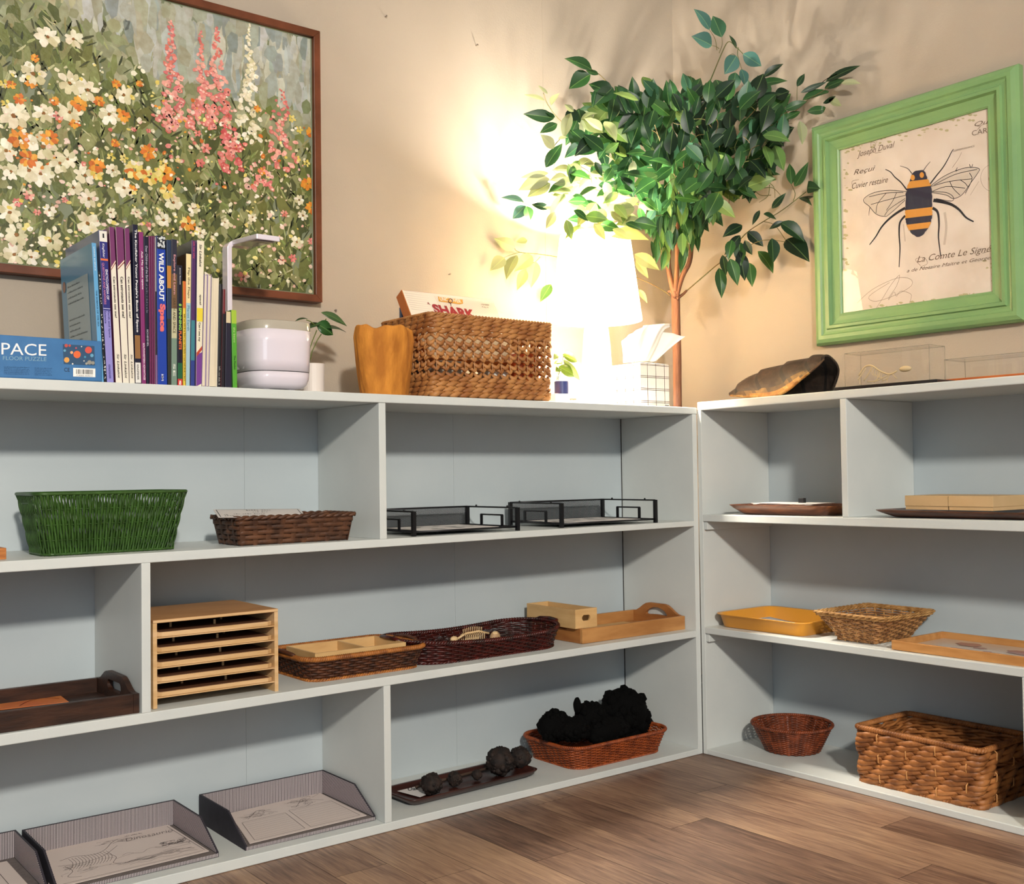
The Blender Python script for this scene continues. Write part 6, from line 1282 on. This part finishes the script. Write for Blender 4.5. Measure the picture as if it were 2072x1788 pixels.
# thin wooden tray with print
ht_ = hz(.016, -.8, 1303+ (1348-1315)*.73-0)-q2_(-.8); ht_ = .022
tt_ = thing('wooden_tray', 'thin honey wooden tray with a pinkish print, cut by the right edge', 'tray', (.130, -.82, q2_(-.82))); m_th = mat('maple_tray', 'C08C54', .45, var='AA743E', vs=9, stretch=(5, 1, 5))
MB().box(-.108, .108, -.205, .205, .001, .005).build('tray_floor', m_th, tt_)
for a, nm in (((-.113, -.106, -.212, .212), 'side_wall'), ((.106, .113, -.212, .212), 'side_wall'), ((-.106, .106, -.212, -.205), 'end_wall'), ((-.106, .106, .205, .212), 'end_wall')): MB().box(*a, 0, ht_).build(nm, m_th, tt_, bevel=.0012)
MB().box(-.104, .104, -.203, .203, .0052, .006).build('print', mat('map_print', 'C4B4A4', .35, coat=.4), tt_)
mb = MB(); rr = random.Random(8)
for k, (x, y, r_) in enumerate(((-.055, .12, .030), (-.03, .09, .022), (-.045, .145, .016), (-.02, .02, .012), (-.06, -.02, .010), (.02, .06, .012), (-.05, -.09, .02), (.03, -.05, .03), (.05, .1, .025))):
    mb.poly([(x+r_*cos(a*pi/7)*rr.uniform(.6, 1.2), y+1.5*r_*sin(a*pi/7)*rr.uniform(.6, 1.2), .0062+.0001*k) for a in range(14)])
mb.build('print_shapes', mat('map_pink', '9A6A62', .4, coat=.4), tt_)
# round basket
rc = at(1610, 1528, 'z', q0_(-.2)); m_rd = wick('wicker_red_brown', '8A4222', '5A2812', rough=.45)
cxr, cyr = .178, -.178; hr_ = hz(cxr-.11, cyr, 1480)-q0_(cyr); hr_ = max(.06, min(.1, hz(cxr, cyr, 1463)-q0_(cyr)))
rbk = thing('round_basket', 'small round red-brown wicker bowl basket on the bottom shelf of the right unit', 'basket', (cxr, cyr, q0_(cyr)))
pos, nrm = outline((.150, .150, .0749), (.222, .222, .1109), hr_)
mb = MB(); weavers(mb, pos, nrm, 22, .02, .97, 48, .0018, .0013, .0021, spp=5); mb.build('weavers', m_rd, rbk, smooth=True)
mb = MB(); stakes(mb, pos, nrm, 24, 1, 0, 1, flat=(.0012, .0040)); mb.build('stakes', m_rd, rbk)
mb = MB(); rope(mb, pos, nrm, 1.0, 60, .0022, .0022, .003, .003); mb.build('rim', m_rd, rbk, smooth=True); basebox(MB(), (.150, .150, .0749)).build('base', m_rd, rbk)
# big hyacinth basket
m_h2 = mat('hyacinth_russet', 'B0733F', .5, var='74441F', vs=24, bump=.5, bs=140, contrast=(.36, .64))
yl, yr_ = at(1735, 1578, 'x', .048).y, at(1987, 1641, 'x', .048).y; hbg = hz(.045, yl, 1470)-q0_(yl)
yc2 = (yl+yr_)/2; wy_ = abs(yr_-yl); bgk = thing('storage_basket', 'large rectangular rope-woven russet basket at the right of the bottom shelf', 'basket', (.163, yc2, q0_(yc2)))
pos, nrm = outline((.222, wy_-.008, .014), (.234, wy_+.002, .016), hbg)
TURN = 9; mb = MB(); cols = None; P4 = (.236+wy_)*2
# the short side facing the camera's right has a hand hole: rows 5..7 stop there
s_lo, s_hi = .035, .165
for k in range(9):
    t = .045+.105*k
    a_, b_ = .0062, .0048
    if k in (5, 6): rope(mb, pos, nrm, t, TURN, a_, b_, .0054, .0098, ph=k*2.4, lens=.6, s0=s_hi, s1=1+s_lo, spt=16)
    else: rope(mb, pos, nrm, t, TURN, a_, b_, .0050, .0088, ph=k*2.4, spt=16, lens=.6)
mb.build('rope_weave', m_h2, bgk, smooth=True)
mb = MB()
for k in range(14):
    s = (k+.5)/14; m2 = k % 2
    for j in range(3):
        t0_ = .14+.36*j+.18*m2
        if t0_ < 1: mb.tube([pos(s, max(0, t0_-.10), .003), pos(s, t0_-.06, .0100), pos(s, min(.97, t0_+.06), .0100), pos(s, min(.98, t0_+.10), .003)], .0016, 5)
mb.build('stakes', mat('cane_pale', 'C08A52', .5), bgk, smooth=True)
mb = MB(); rope(mb, pos, nrm, 1.0, 80, .0038, .0034, .0050, .0046, spt=8); rope(mb, pos, nrm, .0, 70, .0026, .0026, .0034, .0034, off=.002, spt=8); mb.build('rim', m_h2, bgk, smooth=True)
mb = MB()
for t, s0_, s1_ in ((.50, s_lo, s_hi),): mb.tube([pos(s0_+(s1_-s0_)*i/16, t+.06, .002) for i in range(17)], .0065, 8)
mb.build('handle', m_h2, bgk, smooth=True)
basebox(MB(), (.222, wy_-.008, .014), .006).build('base', m_h2, bgk)
# ---------------------------------------------------------------- things on top of the right unit
def qt_(y): return r_t(y)+.0003
ts = thing('turtle_shell', 'dark brown turtle shell with amber edge tilted on the right unit', 'turtle shell', (.14, -.25, qt_(-.25)))
secs = [[(1477, 801, .09), (1476, 798, .10), (1478, 796, .12), (1482, 797, .14), (1486, 801, .16)], [(1520, 804, .06), (1510, 778, .09), (1517, 764, .14), (1530, 767, .2), (1545, 800, .24)], [(1577, 800, .05), (1556, 766, .09), (1563, 745, .14), (1585, 752, .2), (1605, 798, .24)],
        [(1622, 768, .06), (1608, 745, .09), (1622, 729, .14), (1645, 745, .2), (1650, 795, .24)], [(1655, 740, .075), (1652, 729, .10), (1668, 720, .14), (1692, 743, .19), (1684, 791, .22)], [(1667, 727, .09), (1672, 721.5, .11), (1684, 727, .14), (1698, 752, .18), (1682, 790, .20)]]
S3 = [[at(u, v, 'x', x) for u, v, x in s] for s in secs]
for s in S3:
    for p in s: p.z = max(p.z, qt_(p.y)+.002)
S3 = [smoothline(s, 6) for s in S3]; cols_ = list(zip(*S3)); cols_ = [smoothline(list(c), 7) for c in cols_]; rows = list(zip(*cols_)); nn_ = len(rows[0])
mb = MB(); R = []
for i, r in enumerate(rows):
    seam = (i % 7 == 3); bg_ = .0065*(1-((i-4) % 7)/7); R.append([mb.vert(Vector(p)+(Vector((-bg_*.5, 0, bg_-.002)) if 2 < j < nn_-3 else Vector((0, 0, 0)))) for j, p in enumerate(r)])
for i in range(len(R)-1):
    for j in range(nn_-1):
        f_ = j/(nn_-1); rr_ = random.Random(i*77+j).random()
        mb.col = (('B9803A' if rr_ > .35 else 'D0A055') if i < 24 else '5E432B') if j < (2 if 6 < i < 21 else 1) else (('5B452C' if rr_ > .4 else '8A6A3C') if j < 3 and i < 24 else ('15100D' if i % 7 == 3 else ('43342A' if rr_ > .5 else '392C25')))
        mb.face((R[i][j], R[i+1][j], R[i+1][j+1], R[i][j+1]))
mb.build('carapace', mat('shell_horn', (1, 1, 1), .6, attr='Col', var='B8AFA8', vs=40, bump=.5, bs=70), ts, True, smooth=True, solid=.004)
# acrylic cases
m_acr = pane_mat('acrylic', (1, 1, 1), .01)
def acrylic(t, w, d, h, z0_, th=.002):
    """five clear panes around a local origin: w along y, d along x"""
    for b_ in ((-d/2, -d/2+th, -w/2, w/2, z0_, z0_+h-th), (d/2-th, d/2, -w/2, w/2, z0_, z0_+h-th), (-d/2+th, d/2-th, -w/2, -w/2+th, z0_, z0_+h-th), (-d/2+th, d/2-th, w/2-th, w/2, z0_, z0_+h-th)): MB().box(*b_).build('side_pane', m_acr, t)
    MB().box(-d/2, d/2, -w/2, w/2, z0_+h-th+.0001, z0_+h).build('top_pane', m_acr, t)
    mb = MB(); e = [(-d/2, -w/2), (d/2, -w/2), (d/2, w/2), (-d/2, w/2)]
    for i in range(4): mb.tube([(*e[i], z0_+h), (*e[(i+1) % 4], z0_+h)], .0007, 5).tube([(*e[i], z0_), (*e[i], z0_+h)], .0005, 5)
    mb.build('polished_edges', mat('acrylic_edge', '8E8570', .2, alpha=.55), t)
xC = .030; ya_, yb3 = at(1703, 745, 'x', xC).y, at(1873, 740, 'x', xC).y; yb0, yb1 = at(1688, 788, 'x', xC-.01).y, at(1897, 772, 'x', xC-.01).y; yc3 = (ya_+yb3)/2
cs1 = thing('display_case', 'clear acrylic case with a small pale skeleton on a black base', 'display case', (xC+.035, (yb0+yb1)/2, qt_(yc3)))
MB().box(-.047, .047, -abs(yb1-yb0)/2, abs(yb1-yb0)/2, 0, .009).build('base', mat('base_black', '101014', .3, coat=.4), cs1, bevel=.0015)
hc = at(1703, 716, 'x', xC).z-qt_(yc3)-.010; acrylic(cs1, abs(yb3-ya_), .07, hc, .0095)
sk2 = thing('animal_skeleton', 'small pale animal skeleton inside the clear acrylic case', 'skeleton', (xC+.03, yc3, qt_(yc3)+.0098)); 
def kx(u, v): return at(u, v, 'x', xC+.025)
mb = MB(); m_b2 = mat('old_bone', 'C9B48A', .6)
for P_, r_ in (([(1738, 760), (1750, 742), (1765, 740), (1780, 750), (1800, 757), (1815, 750)], .0022), ([(1765, 740), (1758, 755), (1748, 770)], .0013), ([(1752, 745), (1742, 760), (1736, 768)], .0013), ([(1780, 750), (1776, 765), (1768, 773)], .0012), ([(1800, 757), (1795, 766), (1785, 770)], .0012), ([(1806, 757), (1815, 766)], .001), ([(1800, 757), (1775, 770), (1755, 772)], .0012)): mb.tube(smoothline([kx(*q) for q in P_]), r_, 6)
for k in range(6): mb.tube(smoothline([kx(1766+4*k, 742+2.2*k), kx(1763+4*k, 752+2*k), kx(1768+4*k, 760+1.2*k)]), .0007, 5)
mb.build('bones', m_b2, sk2, True, smooth=True); c = kx(1832, 746); I_ = _INV[sk2.name] @ c
MB().ball(I_, (.008, .0165, .0075), 14, 9).build('skull', m_b2, sk2, smooth=True); MB().tube([kx(1740, 767), kx(1740, 776.5)], .0008, 5).tube([kx(1795, 764), kx(1795, 773)], .0008, 5).build('support_wire', m_b2, sk2, True)
yd0, yd1 = at(1900, 770, 'x', .10).y, at(2120, 745, 'x', .10).y; ye0, ye1 = at(1908, 745, 'x', .105).y, at(2110, 740, 'x', .105).y
cs2 = thing('display_case', 'low clear acrylic case on an orange wooden base, cut by the right edge', 'display case', (.155, (yd0+yd1)/2, qt_(-.8)))
MB().box(-.055, .055, -abs(yd1-yd0)/2, abs(yd1-yd0)/2, 0, .013).build('base', mat('orange_base', 'B9622C', .4, var='A04E20', vs=14, stretch=(6, 1, 6)), cs2, bevel=.001)
acrylic(cs2, abs(ye1-ye0), .095, at(1908, 728, 'x', .105).z-qt_(-.75)-.0135, .0134)
